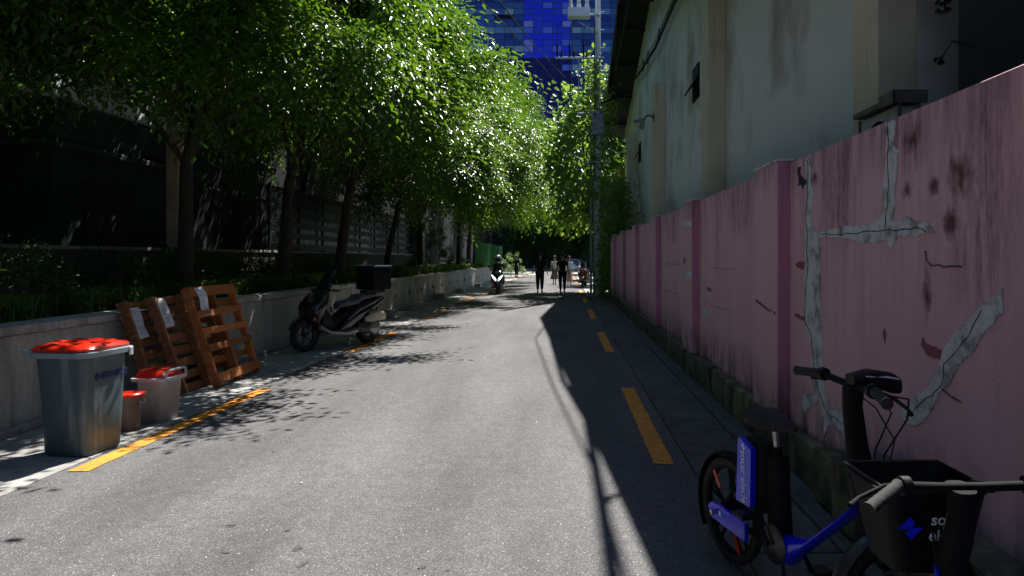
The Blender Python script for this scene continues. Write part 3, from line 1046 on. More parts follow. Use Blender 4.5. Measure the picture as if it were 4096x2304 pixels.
# dark neighbour building near right
nb = thing('dark_building', 'dark building beyond the near end of the pale building, upper right corner', 'building', (2.95, -14, 0))
MB().box(0, 8, -12, 19.0, 0, 7.2).build('wall', M['darkwall'], nb)
MB().box(-.45, 8, -.2, 19.05, 7.203, 7.45, .02).build('roof_edge', M['eave'], nb)
MB().box(-.035, -.001, 14.3, 18.2, 2.8, 4.0, .01).build('louvre_panel', M['matte_black'], nb)
for k in range(7):
    MB().box(-.07, -.036, 14.35, 18.15, 2.86 + k * .16, 2.90 + k * .16, .004).build('louvre', M['eave'], nb)
rb_ = thing('rear_sky_block', 'unseen dark block added behind the viewpoint to cut low sky light', 'building', (-12, -34, 0))  # added out of view to hold back low sky light and deepen shade
MB().box(0, 30, 0, 8, 0, 8).build('wall', M['darkwall'], rb_)  # body of the added unseen block, not a real wall
MB().box(-.3, 30.3, -.3, 8.3, 8.003, 8.4).build('roof_edge', M['eave'], rb_)  # top slab of the added unseen block, not a real roof
# insulator bracket at the corner
ib = thing('cable_bracket', 'dark steel bracket with stacked insulators high on the near building corner', 'bracket', (2.93, 4.75, 3.45))
MB().tube([(0, 0, 0), (-.12, 0, 0), (-.22, .05, .0)], .012, 6).build('arm', M['darksteel'], ib)
MB().tube([(0, 0, -.35), (-.16, .03, -.30), (-.2, .1, -.4)], .012, 6).build('arm', M['darksteel'], ib)
for z in (0, -.06, .06):
    MB().lathe([(.012, -.03), (.05, -.025), (.055, -.01), (.02, .0), (.018, .025), (.0, .028)], 12).build('insulator', M['gloss_black'], ib, loc=(-.21, .05, z), smooth=True)
MB().lathe([(.012, -.05), (.04, -.04), (.045, -.01), (.015, .0), (.012, .05)], 12).build('insulator', M['gloss_black'], ib, loc=(-.2, .1, -.4), rot=(.5, .4, 0), smooth=True)

# air-conditioner behind the pink wall
ac = thing('air_conditioner', 'outdoor air-conditioner unit under a brown cover, standing behind the pink wall', 'air conditioner', (2.30, 4.62, .075))
ac.scale = (.42, .56, 1)
MB().box(0, .34, 0, 1.0, 1.86, 2.58, .02).build('casing', M['vent_grey'], ac)
mt4 = Matrix.Translation((-.002, .5, 2.28)) @ Matrix.Diagonal((1, 1 / .56, 1, 1)) @ Matrix.Rotation(R(-90), 4, 'Y')
MB().lathe([(.24, -.01), (.24, .012), (.225, .02), (.215, .008), (.05, .006), (.0, .01)], 28, mt4).build('fan_grille', M['matte_black'], ac, smooth=True)
gr_ = MB()
for k in range(12):
    a = k * math.pi / 6
    gr_.tube([(-.022, .5, 2.28), (-.022, .5 + .21 / .56 * math.cos(a), 2.28 + .21 * math.sin(a))], .003, 4)
gr_.build('grille_bars', M['darksteel'], ac)
MB().box(-.10, .42, -.08, 1.08, 2.60, 2.64, .005).build('cover', M['brownmetal'], ac)
MB().box(-.12, -.10, -.10, .28, 2.585, 2.675, .003).build('cover_edge', M['brownmetal'], ac)
MB().box(-.12, .44, -.10, -.08, 2.585, 2.675, .003).build('cover_edge', M['brownmetal'], ac)
for x in (0.01, .33):
    for y in (-.05, 1.05):
        MB().box(x - .02, x + .02, y - .02, y + .02, 0, 2.59, .003).build('leg', M['brownmetal'], ac)
MB().box(-.01, .35, -.04, 1.04, 1.80, 1.85, .003).build('shelf', M['brownmetal'], ac)

eb = thing('end_building', 'long low dark building across the far end of the alley, under the trees', 'building', (-26, 102, 0))
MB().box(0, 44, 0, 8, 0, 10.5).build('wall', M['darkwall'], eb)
MB().box(-.3, 44.3, -.3, 8.3, 10.503, 10.9).build('roof_edge', M['eave'], eb)
for k in range(10):
    MB().box(1.2 + k * 4.2, 4.0 + k * 4.2, -.03, -.002, 1.2, 3.2, .01).build('window', M['darkwin'], eb)
sb = thing('annex_building', 'long dark building behind the green sheet fence on the left', 'building', (-10.5, 48.5, 0))
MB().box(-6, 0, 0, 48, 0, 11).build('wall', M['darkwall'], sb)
for k in range(8):
    MB().box(.002, .04, 2 + k * 5.5, 5 + k * 5.5, 1.4, 3.6, .01).build('window', M['darkwin'], sb)
# ---------------------------------------------------------------- blue glass tower closing the view
def glassmat(name, c, rough=.12, em=0):
    m = bpy.data.materials.new(name); m.use_nodes = True
    b = m.node_tree.nodes['Principled BSDF']
    b.inputs['Base Color'].default_value = (*c, 1)
    b.inputs['Metallic'].default_value = .75
    b.inputs['Roughness'].default_value = rough
    nt = m.node_tree
    tc = nd(nt, 'ShaderNodeTexCoord')
    nz = nd(nt, 'ShaderNodeTexNoise'); nz.inputs['Scale'].default_value = .6
    nt.links.new(tc.outputs['Object'], nz.inputs[0])
    bp = nd(nt, 'ShaderNodeBump'); bp.inputs['Strength'].default_value = .06
    nt.links.new(nz.outputs[0], bp.inputs['Height'])
    nt.links.new(bp.outputs[0], b.inputs['Normal'])
    return m
GL = [glassmat('tinted_glass', c, r) for c, r in [((.022, .055, .19), .2), ((.035, .09, .24), .25), ((.08, .16, .29), .35), ((.013, .035, .15), .2), ((.16, .25, .34), .5)]]
GV = [glassmat('vivid_blue_glass', c, r) for c, r in [((.015, .03, .55), .25), ((.02, .045, .45), .25), ((.07, .11, .50), .35), ((.15, .18, .50), .45)]]
GD = glassmat('navy_reflection_glass', (.004, .007, .08), .3)  # dark reflection put into the colour of the lower panes
tw = thing('glass_tower', 'tall blue glass curtain-wall office tower closing the far end of the alley', 'building', (0, 120, 0))
MB().box(-52, 44, .4, 24, 0, 78).build('core', M['darkwall'], tw)
PW, PH = 1.73, 1.12
pane_me = {}
def pane_mesh(mt):
    if mt.name not in pane_me:
        s = MB().box(.04, PW - .04, .12, .25, .035, PH - .035)
        ob = s.build('glass_pane', mt, tw)
        pane_me[mt.name] = ob.data
        return ob
    return link('glass_pane', pane_me[mt.name], tw)
rg = random.Random(11)
x_cols = [-22.9 + i * PW for i in range(19)]
frame_mat = pmat('mullion', (.010, .014, .05), rough=.5)
rest = {}
cols = 52
room_of = {}
for j in range(68):
    z = .5 + j * PH
    floor_row = j % 3
    for i in range(cols):
        x = -45.4 + i * PW
        vis = (-23.2 < x < 9.0) and (30.0 < z < 47.9)
        vivid = -8.3 < x < 1.0
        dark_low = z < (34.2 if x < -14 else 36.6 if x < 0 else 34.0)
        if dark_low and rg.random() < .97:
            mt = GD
        elif vivid:
            mt = GV[rg.choice([0, 0, 1, 1, 2, 2, 3]) if floor_row else rg.choice([0, 1, 0])]
        else:
            mt = GL[rg.choice([1, 2, 2, 4, 1, 4]) if floor_row == 1 else rg.choice([0, 0, 1, 3])]
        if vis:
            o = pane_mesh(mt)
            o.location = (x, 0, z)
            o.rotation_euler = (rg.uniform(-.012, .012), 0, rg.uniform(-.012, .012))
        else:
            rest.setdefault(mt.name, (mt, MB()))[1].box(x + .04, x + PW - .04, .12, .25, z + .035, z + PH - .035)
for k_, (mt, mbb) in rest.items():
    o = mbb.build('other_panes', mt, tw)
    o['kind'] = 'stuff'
s = MB()
for i in range(cols + 1):
    x = -45.4 + i * PW
    wide = .16 if i % 9 == 0 else .05
    s.box(x - wide / 2, x + wide / 2, .02, .38, .3, 77)
s.build('mullions', frame_mat, tw)
s = MB()
for j in range(69):
    s.box(-45.6, 44.8, .05, .36, .5 + j * PH - .028, .5 + j * PH + .028)
s.build('transoms', frame_mat, tw)
for z in (34.3, 38.7, 44.6):
    s = MB()
    for k in range(4):
        s.box(-12.6, -9.3, -.03, .02, z + k * .18, z + k * .18 + .08)
    s.build('louvre_strip', M['matte_black'], tw)

# ================================================================ TREES AND PLANTS
cr_a, ca = crown_mesh('crown', 1, (3.3, 3.2, 2.7), 80, 56, 10, .118, M['leaf'], twig_len=.8, clump=.50, low_cut=-.75)
cr_b, cb = crown_mesh('crown', 2, (3.2, 3.3, 3.2), 84, 54, 10, .114, M['leaf'], twig_len=.8, clump=.50, low_cut=-.8)
cr_c, cc = crown_mesh('crown', 5, (3.6, 3.3, 2.8), 80, 56, 10, .122, M['leaf'], twig_len=.8, clump=.50, low_cut=-.75)
cr_d, cd_ = crown_mesh('crown', 8, (3.5, 3.3, 2.9), 78, 52, 10, .132, M['leaf'], leaf_w=.40, twig_len=.95, clump=.5, low_cut=-.75)
CR = [(cr_a, ca), (cr_b, cb), (cr_c, cc), (cr_d, cd_)]
rt = random.Random(21)
def tree(name, label, x, y, k, cx, cy, cz, sc=1.0, rz=0.0, scz=None, group=None, trunk_r=.13, z0=.9, lean=(0, 0)):
    me, cen = CR[k]
    t = thing(name, label, 'tree', (x, y, z0), 0, group)
    c = link('crown', me, t)
    c.location = (cx - x, cy - y, cz - z0)
    c.rotation_euler = (0, 0, rz)
    c.scale = (sc, sc, scz or sc)
    top = Vector((cx - x, cy - y, cz - z0))
    fork = Vector((lean[0], lean[1], (cz - z0) * .42))
    MB().tube([(0, 0, -.1), (0, 0, .05), (lean[0] * .25, lean[1] * .25, fork.z * .4), fork * 1.0, fork.lerp(top, .5), top],
              [trunk_r * 1.35, trunk_r * 1.1, trunk_r, trunk_r * .85, trunk_r * .55, trunk_r * .2], 9).build('trunk', M['bark'], t, smooth=True)
    rot = Matrix.Rotation(rz, 3, 'Z')
    ids = rt.sample(range(len(cen)), 16)
    for q, i in enumerate(ids[:9]):
        e = rot @ Vector(cen[i])
        e = top + Vector((e.x * sc, e.y * sc, e.z * (scz or sc))) * .92
        s0 = fork.lerp(top, rt.uniform(0, .45))
        mid = s0.lerp(e, .5) + Vector((0, 0, rt.uniform(.1, .5)))
        MB().tube([s0, s0.lerp(mid, .5) + Vector((0, 0, .08)), mid, mid.lerp(e, .6), e], [trunk_r * .42, trunk_r * .34, trunk_r * .24, trunk_r * .14, .008], 6).build('limb', M['bark'], t, smooth=True)
    return t
TREES = [
 # label, x, y, kind, crown centre, scale, rz, scz
 ('large leafy tree nearest the camera, hanging over the bins at upper left', -6.3, 6.9, 3, -6.5, 6.6, 6.2, 1.0, .4, 1.0),
 ('leafy street tree beside the square beige column, its branches reaching over the pallets', -5.9, 10.4, 3, -5.2, 10.2, 5.9, .98, 2.1, 1.0),
 ('leafy tree directly behind the parked black scooter', -5.9, 14.0, 3, -4.95, 13.8, 6.2, 1.0, 4.0, .98),
 ('dark-trunked tree in front of the left part of the slatted fence', -5.8, 17.2, 2, -4.9, 17.2, 6.0, .95, 3.6, .95),
 ('leaning tree with a thin trunk at the right end of the slatted fence', -5.9, 22.0, 0, -4.9, 21.8, 5.9, 1.05, .2, 1.22),
 ('tree rising from the planter right of the bright grass clump', -5.7, 26.5, 1, -4.5, 26.6, 6.3, 1.1, 4.4, 1.22),
 ('tall spreading tree arching over the alley above the approaching scooter', -5.6, 35.3, 2, -4.1, 35.3, 7.5, 1.15, 2.8, 1.5),
 ('feathery tree above the green steel sheet fence', -5.9, 41, 0, -4.3, 41, 8.2, 1.25, 5.5, 1.8),
 ('tall tree beyond the green sheet fence, left edge of the alley', -6.2, 46, 1, -4.8, 47, 9.2, 1.3, 1.7, 1.7),
 ('distant tree over the left pavement behind the man in black', -7.2, 56, 2, -6.6, 56, 7.8, 1.4, .9, 1.3),
 ('far tree spreading over the left side where the alley ends', -7.5, 68, 0, -6.6, 68, 8.6, 1.5, 3.9, 1.5),
 ('tree at the right kerb beyond the utility pole', 4.4, 40.5, 1, 4.4, 40.5, 6.4, 1.0, 2.2, 1.1),
 ('far tree on the right side of the alley behind the parked motorcycle', 5.2, 50, 0, 5.2, 50, 6.9, 1.2, 4.9, 1.2),
 ('farthest tree on the right, closing the tunnel of leaves', 5.6, 64, 2, 5.4, 64, 7.5, 1.35, .3, 1.4),
 ('tree across the end of the alley, left of centre', -2.5, 97, 1, -2.5, 97, 6.5, 1.9, 2.0, 1.8),
 ('tree across the end of the alley, right of centre', 5.0, 97, 0, 5.0, 97, 6.5, 1.9, 1.0, 1.8),
 ('dense dark tree behind the fence at the left edge', -9.6, 9.5, 1, -9.2, 9.4, 6.4, 1.0, 1.3, 1.0),
 ('dense dark tree behind the slatted fence, second from the left edge', -9.8, 16.8, 0, -9.2, 16.4, 7.0, 1.1, 4.3, 1.1),
 ('tall dark tree behind the pale metal screen', -9.6, 24, 2, -8.6, 24, 7.6, 1.2, 2.3, 1.1),
 ('dark tree behind the planter end, left of the green fence', -9.4, 33, 1, -8.0, 33, 8.0, 1.3, 3.3, 1.2),
]
for i, (lb, x, y, k, cx, cy, cz, sc, rz, scz) in enumerate(TREES):
    z0 = .9 if (x < -5 and y < 45) else 0
    lean = (.35, .1) if i == 4 else (rt.uniform(-.08, .25), rt.uniform(-.15, .15))
    tree('street_tree', lb, x, y, k, cx, cy, cz, sc, rz, scz, 'trees lining the alley', .10 + .012 * (i % 4), z0, lean)

# broad-leaved tree / climber by the utility pole
def leaf_cloud(name, rng, P, D, ln, wd, mat, tilt=.5):
    n = len(P)
    A = nrm(D + rng.normal(0, .4, (n, 3)) - np.array([0, 0, .5]))
    Nn = nrm(np.array([0, -.35, 1.0]) + rng.normal(0, tilt, (n, 3)))
    W = nrm(np.cross(Nn, A)); Nn = nrm(np.cross(A, W))
    l = ln * rng.uniform(.6, 1.25, n)
    V, F = leaf_geo(P, A, W, Nn, l, l * wd, .12)
    return np_mesh(name, V, F, mat)
rng = np.random.default_rng(9)
def big_crown(c, r, n, nclump=40):
    cs = rng.normal(size=(nclump, 3)); cs = nrm(cs) * rng.random((nclump, 1)) ** .4
    idx = rng.integers(0, nclump, n)
    P = cs[idx] * np.array(r) + rng.normal(0, .34, (n, 3))
    D = nrm(cs[idx] + rng.normal(0, .3, (n, 3)))
    return P + np.array(c), D
bt = thing('broadleaf_tree', 'big-leaved tree crowding round the utility pole, its pale leaves hanging over the men', 'tree', (1.9, 31.6, 0))
P1, D1 = big_crown((-1.3, -.6, 6.6), (1.9, 1.5, 3.0), 2700)
P2, D2 = big_crown((-.7, -.2, 3.6), (1.35, 1.1, .7), 1100, 16)
P3, D3 = big_crown((-.5, -1.6, 8.2), (.5, .5, 2.6), 700, 12)
link('crown', leaf_cloud('crown', rng, np.concatenate([P1, P2, P3]), np.concatenate([D1, D2, D3]), .24, .85, M['bigleaf']), bt)
MB().tube([(0, 0, -.1), (-.1, 0, 1.5), (-.35, -.1, 3), (-.8, -.4, 5.2), (-1.2, -.6, 7.8)], [.12, .1, .085, .06, .02], 8).build('trunk', M['bark'], bt, smooth=True)
for e in ((-2.2, -1, 6), (-.2, .3, 7), (-2.0, .3, 4.8), (-1.6, -.5, 3.4), (.2, -.8, 5.4)):
    MB().tube([(-.35, -.1, 3), (e[0] * .5 - .1, e[1] * .5, (3 + e[2]) / 2 + .3), e], [.06, .04, .012], 6).build('limb', M['bark'], bt, smooth=True)

vp = thing('climbing_vine', 'leafy climber covering the utility pole base and hanging onto the end of the pink wall', 'vine', (1.75, 26.6, 0))
n = 5200
z = rng.random(n) ** .8 * 4.6
P = np.stack([rng.normal(0, .30, n) + .15, rng.uniform(-1.6, 1.9, n), z], 1)
P[:, 0] += np.where(z > 2.2, .25, 0) * rng.random(n)
P[: 900, 2] = rng.uniform(4, 9.8, 900)
P[: 900, 0] = -.5 + rng.normal(0, .24, 900)
P[: 900, 1] = 1.3 + rng.normal(0, .2, 900)
D = nrm(rng.normal(0, 1, (n, 3)))
link('leaves', leaf_cloud('leaves', rng, P, D, .15, .85, M['bigleaf'], .7), vp)
for q in range(7):
    x0 = rng.uniform(-.3, .4); y0 = rng.uniform(-1.2, 1.6)
    MB().tube([(x0, y0, 0), (x0 + rng.uniform(-.2, .2), y0 + .1, 1.3), (x0 + rng.uniform(-.25, .25), y0 - .1, 2.7), (x0 + .1, y0, 4.2)], [.022, .018, .014, .006], 5).build('stem', M['bark'], vp, smooth=True)

# hedges and shrubs in the planter: leaf masses with stems
def shrub(label, x, y, rx, ry, rz_, n, mat='leaf_dark', ln=.06, z0=.9, wd=.5):
    t = thing('shrub', label, 'shrub', (x, y, z0), 0, 'shrubs in the planter')
    cs = nrm(rng.normal(size=(40, 3))) * (.55 + .45 * rng.random((40, 1)))
    cs[:, 2] = np.abs(cs[:, 2])
    idx = rng.integers(0, 40, n)
    P = cs[idx] * np.array((rx, ry, rz_)) + rng.normal(0, .09, (n, 3)) + np.array([0, 0, rz_ * .15])
    P[:, 2] = np.maximum(P[:, 2], .02)
    link('foliage', leaf_cloud('foliage', rng, P, nrm(cs[idx]), ln, wd, M[mat], .7), t)
    for q in range(4):
        e = cs[q] * np.array((rx, ry, rz_)) * .8
        MB().tube([(0, 0, 0), (e[0] * .5, e[1] * .5, e[2] * .6), tuple(e)], [.02, .014, .005], 5).build('stem', M['bark'], t)
    return t
SH = [('dark round shrub above the bins at the left edge', -6.2, 7.2, .8, 1.0, .75), ('dark shrub behind the leftmost pallet', -6.3, 9.3, .7, .9, .7),
      ('dark shrub beside the beige column', -6.5, 11.6, .7, .8, .8), ('low dark shrub between the column and the scooter', -6.3, 13.2, .7, .9, .6),
      ('dark shrub against the low wall behind the scooter seat', -6.6, 15.4, .6, .9, .6), ('clipped dark shrub in front of the slatted fence', -6.7, 19.0, .6, 1.1, .6),
      ('big dark rounded bush between the metal screen and the green fence', -6.3, 31.5, 1.1, 3.0, 2.5), ('leafy bush at the end of the planter', -6.0, 37.5, .8, 1.6, .7),
      ('low shrub beside the bright grass clump', -5.9, 25.5, .5, .9, .4)]
for lb, x, y, a, b_, c in SH:
    shrub(lb, x, y, a, b_, c, int(2600 * (1 + (a * b_ > 2) * 3)))
shrub('sunlit yellow-green shrub behind the man in black', -4.6, 58, 1.1, 2.2, 1.9, 7000, 'leaf', .07, 0)
shrub('dark bushy shrub beside the road on the right behind the motorcycle', 2.9, 37.5, .9, 2.6, 1.7, 5200, 'leaf_dark', .11, 0)
shrub('dark hedge mass across the end of the alley, on the left', -7.6, 86, 3.2, 1.8, 3.6, 9000, 'leaf_dark', .2, 0)
shrub('dark hedge mass across the end of the alley, on the right', 7.0, 88, 5.0, 1.8, 3.6, 11000, 'leaf_dark', .2, 0)

# ornamental grass
def grass_mesh(name, rng, P, L, spread):
    n = len(P)
    an = rng.uniform(0, 2 * math.pi, n)
    out = np.stack([np.cos(an), np.sin(an), np.zeros(n)], 1)
    W = np.stack([-np.sin(an), np.cos(an), np.zeros(n)], 1) * .006
    up = np.array([0, 0, 1.0])
    Lc = L[:, None]
    sp = (spread * rng.uniform(.3, 1, n))[:, None]
    p1 = P + up * Lc * .55 + out * Lc * sp * .25
    p2 = P + up * Lc * .85 + out * Lc * sp * .75
    p3 = P + up * Lc * .70 + out * Lc * sp * 1.25
    V = np.stack([P - W, P + W, p1 + W, p1 - W, p2 + W * .8, p2 - W * .8, p3 + W * .1, p3 - W * .1], 1).reshape(-1, 3)
    i = (np.arange(n) * 8)[:, None]
    F = np.concatenate([i + np.array([0, 1, 2, 3]), i + np.array([3, 2, 4, 5]), i + np.array([5, 4, 6, 7])], 1).reshape(-1, 4)
    return np_mesh(name, V, F, M['grass'])
n = 22000
tuft = rng.uniform([-5.9, 4.5, .9], [-5.38, 44, .9], (360, 3))
idx = rng.integers(0, 360, n)
P = tuft[idx] + np.stack([rng.normal(0, .06, n), rng.normal(0, .08, n), np.zeros(n)], 1)
o = link('grass', grass_mesh('grass', rng, P, rng.uniform(.15, .42, n), .8))
o['kind'] = 'stuff'
o['label'] = 'dark ornamental grass growing along the planter edge'
gcl = None
for lb, x, y, sx, sy, n in [('bright green tuft of arching grass in the planter, right of the metal screen', -5.55, 21.8, .28, .95, 3600), ('second bright grass clump further along the planter', -5.55, 29.5, .3, 2.0, 3600)]:
    P = np.stack([rng.normal(0, sx * .5, n), rng.normal(0, sy * .5, n), np.zeros(n)], 1)
    o = link('grass_clump', grass_mesh('grass_clump', rng, P, rng.uniform(.25, .5, n), .9), loc=(x, y, .9))
    tag(o, lb, 'grass', 'bright grass clumps')
# fallen leaves and grit on the road
for i, (u, v) in enumerate([(834, 998), (590, 912), (1219, 905), (760, 1225), (1350, 1068)]):
    x, y = D2G(u, v)
    s = MB()
    s.poly([(-.03, 0, 0), (-.01, .018, .008), (.03, .006, .002), (.035, -.004, .006), (0, -.018, .01)])
    o = s.build('fallen_leaf', M['litter'] if i in (0,) else M['paper'], loc=(x, y, road_z(x) + .004), rot=(0, 0, i * 1.3))
    o.scale = (1, 1, 1) if i == 0 else (.35, .35, 1)
    tag(o, ['yellow fallen leaf on the asphalt beyond the yellow line', 'tiny pale scrap on the kerb slabs below the pallets', 'tiny pale scrap in the middle of the road ahead', 'tiny pale scrap on the near asphalt', 'tiny pale scrap by the shadow edge'][i], 'leaf' if i == 0 else 'scrap')
    if i: o.name = 'paper_scrap'
# sparkling chips in the asphalt
n = 600
rngc = np.random.default_rng(4)
x = rngc.uniform(-3.5, .6, n); y = 3.2 + 9 * rngc.random(n) ** 1.6
zc = .004 + .018 * (1 - ((x + 1.4) / 2.36) ** 2)
c = np.stack([x, y, zc + .0015], 1)
r_ = rngc.uniform(.0015, .004, n)[:, None]
V = np.stack([c + r_ * np.array([1, 0, 0]), c + r_ * np.array([0, 1.2, .3]), c + r_ * np.array([-1, .1, .2]), c + r_ * np.array([0, -1, 0])], 1).reshape(-1, 3)
F = (np.arange(n) * 4)[:, None] + np.array([0, 1, 2, 3])
o = link('road_grit', np_mesh('road_grit', V, F, M['white_paint']))
o['kind'] = 'stuff'

# ================================================================ OBJECTS
def text_mesh(txt, size, mat, name, parent, m4, ext=.001, sx=1.0, bold=0.0):
    cu = bpy.data.curves.new(name, 'FONT')
    cu.body = txt
    cu.size = size
    cu.extrude = ext
    cu.offset = bold
    cu.align_x = 'CENTER'
    cu.align_y = 'CENTER'
    cu.resolution_u = 3
    ob = bpy.data.objects.new('tmp_text', cu)
    COL.objects.link(ob)
    bpy.context.view_layer.update()
    dg = bpy.context.evaluated_depsgraph_get()
    me = bpy.data.meshes.new_from_object(ob.evaluated_get(dg))
    me.transform(m4 @ Matrix.Diagonal((sx, 1, 1, 1)))
    me.materials.clear()
    me.materials.append(mat)
    bpy.data.objects.remove(ob)
    me.name = name
    return link(name, me, parent)

# matrix that stands text up on a face: columns = text right, text up, normal
def face_m(origin, right, up):
    r = Vector(right).normalized(); u = Vector(up).normalized(); n_ = r.cross(u)
    m = Matrix((r, u, n_)).transposed().to_4x4()
    m.translation = Vector(origin)
    return m

# ---------------------------------------------------------------- bins and pails
def rring(cx, cy, z, hx, hy, n=28, p=6):
    return seg_ring((cx, cy, z), (1, 0, 0), (0, 1, 0), hx, hy, n, p)
bn = thing('food_waste_bin', 'tall slate-green food waste bin with a red lid and blue Korean lettering', 'waste bin', (-3.97, 5.50, .012), R(-5))
s = MB()
s.loft([rring(.01, 0, .0, .185, .185), rring(.01, 0, .02, .20, .20), rring(.01, 0, .40, .215, .215), rring(0, 0, .78, .235, .235), rring(0, 0, .80, .24, .24)])
s.build('bin_body', M['bin'], bn, smooth=True)
s = MB()
s.loft([rring(0, 0, .79, .245, .245), rring(.005, 0, .795, .27, .275), rring(.005, 0, .835, .275, .28), rring(0, 0, .84, .25, .26)])
s.build('rim', M['rim'], bn, smooth=True)
s = MB()
s.loft([rring(0, 0, .842, .255, .262), rring(0, 0, .862, .26, .266), rring(0, 0, .885, .24, .25, p=5), rring(0, 0, .90, .20, .18, p=4), rring(0, 0, .893, .15, .13, p=3), rring(0, 0, .905, .05, .05, p=2)])
lid = s.build('lid', M['redlid'], bn, smooth=True)
for a in range(8):
    an = a * math.pi / 4
    MB().lathe([(.045, .0), (.045, .012), (.03, .02), (.0, .021)], 12).build('lid_boss', M['redlid'], lid, smooth=True, loc=(.20 * math.cos(an), .185 * math.sin(an), .885))
MB().box(.272, .288, .17, .21, .765, .835, .005).build('latch', M['whitetrim'], bn)
MB().tube([(-.26, -.2, .82), (-.34, -.2, .84), (-.34, .2, .84), (-.26, .2, .82)], .014, 8).build('rear_handle', M['rim'], bn, smooth=True)
tx = text_mesh('음식물쓰레기함', .068, M['navy'], 'lettering', bn, face_m((.2335, .03, .625), (0, 1, 0), (.05, 0, 1)), .002, .80, .0010)
for yy in (-.13, .13):
    m4 = Matrix.Translation((-.15, yy, .055)) @ Matrix.Rotation(R(90), 4, 'X')
    MB().lathe([(.05, -.02), (.055, 0), (.05, .02)], 16, m4).build('wheel', M['rubber'], bn, smooth=True)

pa = thing('white_pail', 'white plastic pail with a red lid and raised white carrying handle, below the pallets', 'pail', (-3.97, 6.55, .012), R(-4))
s = MB()
s.loft([rring(0, 0, 0, .115, .12), rring(0, 0, .015, .125, .13), rring(0, 0, .39, .145, .155), rring(0, 0, .40, .15, .16)])
s.build('pail_body', M['whitepail'], pa, smooth=True)
s = MB(); s.loft([rring(0, 0, .395, .155, .17), rring(0, 0, .40, .18, .195), rring(0, 0, .432, .185, .2), rring(0, 0, .435, .17, .185)])
s.build('rim', M['handle'], pa, smooth=True)
s = MB(); s.loft([rring(0, 0, .437, .165, .18), rring(0, 0, .45, .16, .175, p=5), rring(-.02, 0, .50, .125, .14, p=4), rring(-.02, 0, .505, .05, .05, p=3)])
s.build('lid', M['redlid'], pa, smooth=True)
s = MB(); s.tube([(.165, -.15, .43), (.17, -.145, .48), (.17, -.12, .50), (.17, .12, .50), (.17, .145, .48), (.165, .15, .43)], .013, 8)
s.build('carry_handle', M['handle'], pa, smooth=True)

pc = thing('dirty_pail', 'small dirt-streaked pail with flat red lid between the tall bin and the white pail', 'pail', (-4.02, 6.16, .012), R(4))
s = MB(); s.lathe([(.085, 0), (.095, .01), (.10, .20), (.115, .31), (.12, .315)], 28)
s.build('pail_body', M['brownpail'], pc, smooth=True)
s = MB(); s.lathe([(.122, .305), (.132, .31), (.135, .335), (.12, .345), (.115, .34), (.06, .348), (.0, .35)], 28)
s.build('lid', M['redlid'], pc, smooth=True)
MB().tube([(.115, -.03, .27), (.128, -.04, .25), (.128, .05, .25), (.115, .04, .27)], .005, 6).build('wire_handle', M['steel'], pc)

# ---------------------------------------------------------------- pallets
def pallet(label, loc, tilt, w, h, boards_front, boards_back, wood, group, rz=0.0, third=None):
    t = thing('pallet', label, 'pallet', loc, rz, group)
    # local: y along the width, z up the incline, x = thickness (front = +x)
    tm = Matrix.Rotation(-tilt, 4, 'Y')
    def put(o):
        o.matrix_local = tm @ o.matrix_local
    rb = random.Random(int(loc[1] * 100))
    for yy in (0, w / 2 - .022, w - .045):
        o = MB().box(-.045, .045, yy, yy + .045, 0, h, .003).build('stringer', M[wood], t); put(o)
    for (z, bw) in boards_front:
        y0, y1 = -.004 + rb.uniform(-.004, .004), w + .004 + rb.uniform(-.006, .006)
        s = MB().box(0, .018, 0, y1 - y0, 0, bw, .003)
        o = s.build('deck_board', M[wood], t, loc=(.046, y0, z), rot=(rb.uniform(-.012, .012), 0, 0)); put_o = o
        bpy.context.view_layer.update(); o.matrix_local = tm @ o.matrix_local
        nails = MB()
        for yy in (.022, w / 2, w - .022):
            for dz in (.25, .75):
                nails.lathe([(.004, 0), (.004, .0015), (0, .002)], 6, Matrix.Translation((.019, yy, bw * dz)) @ Matrix.Rotation(R(90), 4, 'Y'))
        nails.build('nails', M['darksteel'], o)
    for (z, bw) in boards_back:
        s = MB().box(-.018, 0, 0, w, 0, bw, .003)
        o = s.build('back_board', M[wood], t, loc=(-.046, 0, z), rot=(rb.uniform(-.012, .012), 0, 0))
        bpy.context.view_layer.update(); o.matrix_local = tm @ o.matrix_local
    return t, tm
def put_paper(t, tm, y0, z0, x0, w, hgt, skew, seed, curl):
    rp = random.Random(seed)
    s = MB()
    n = 10
    A = []
    B = []
    for i in range(n + 1):
        f = i / n
        xx = x0 + curl * math.sin(f * 5.2 + seed) * f
        yy = y0 + skew * math.sin(f * 2.6)
        A.append(s.bm.verts.new((xx, yy, z0 - hgt * f)))
        B.append(s.bm.verts.new((xx + .004 * math.sin(f * 7), yy + w, z0 - hgt * f + .006)))
    for i in range(n):
        s.bm.faces.new((A[i], B[i], B[i + 1], A[i + 1]))
    s.xf(tm)
    o = s.build('paper_sheet', M['paper'], t, fix=False, smooth=True)
    q = MB()
    for k in range(15):
        f = .07 + k * .057 + rp.uniform(-.006, .006)
        if rp.random() < .18:
            continue
        xx = x0 + curl * math.sin(f * 5.2 + seed) * f + .0035
        yy = y0 + skew * math.sin(f * 2.6)
        a = rp.uniform(.02, .3) * w; b_ = w * rp.uniform(.5, .95)
        th = .010 if k == 0 else .0025
        q.box(xx, xx + .0008, yy + a, yy + b_, z0 - hgt * f - th, z0 - hgt * f)
    q.xf(tm)
    q.build('print', M['ink'], o)
T3 = math.atan2(.40, 1.20)
t3, m3 = pallet('front pallet, bright orange-brown with five open deck boards, paper sheet at its top left', (-4.23, 8.12, .03), T3, 1.1, 1.26,
                [(1.13, .125), (.86, .085), (.645, .085), (.43, .085), (.03, .12)], [(1.0, .085), (.28, .085)], 'wood', 'pallets leaning on the planter wall')
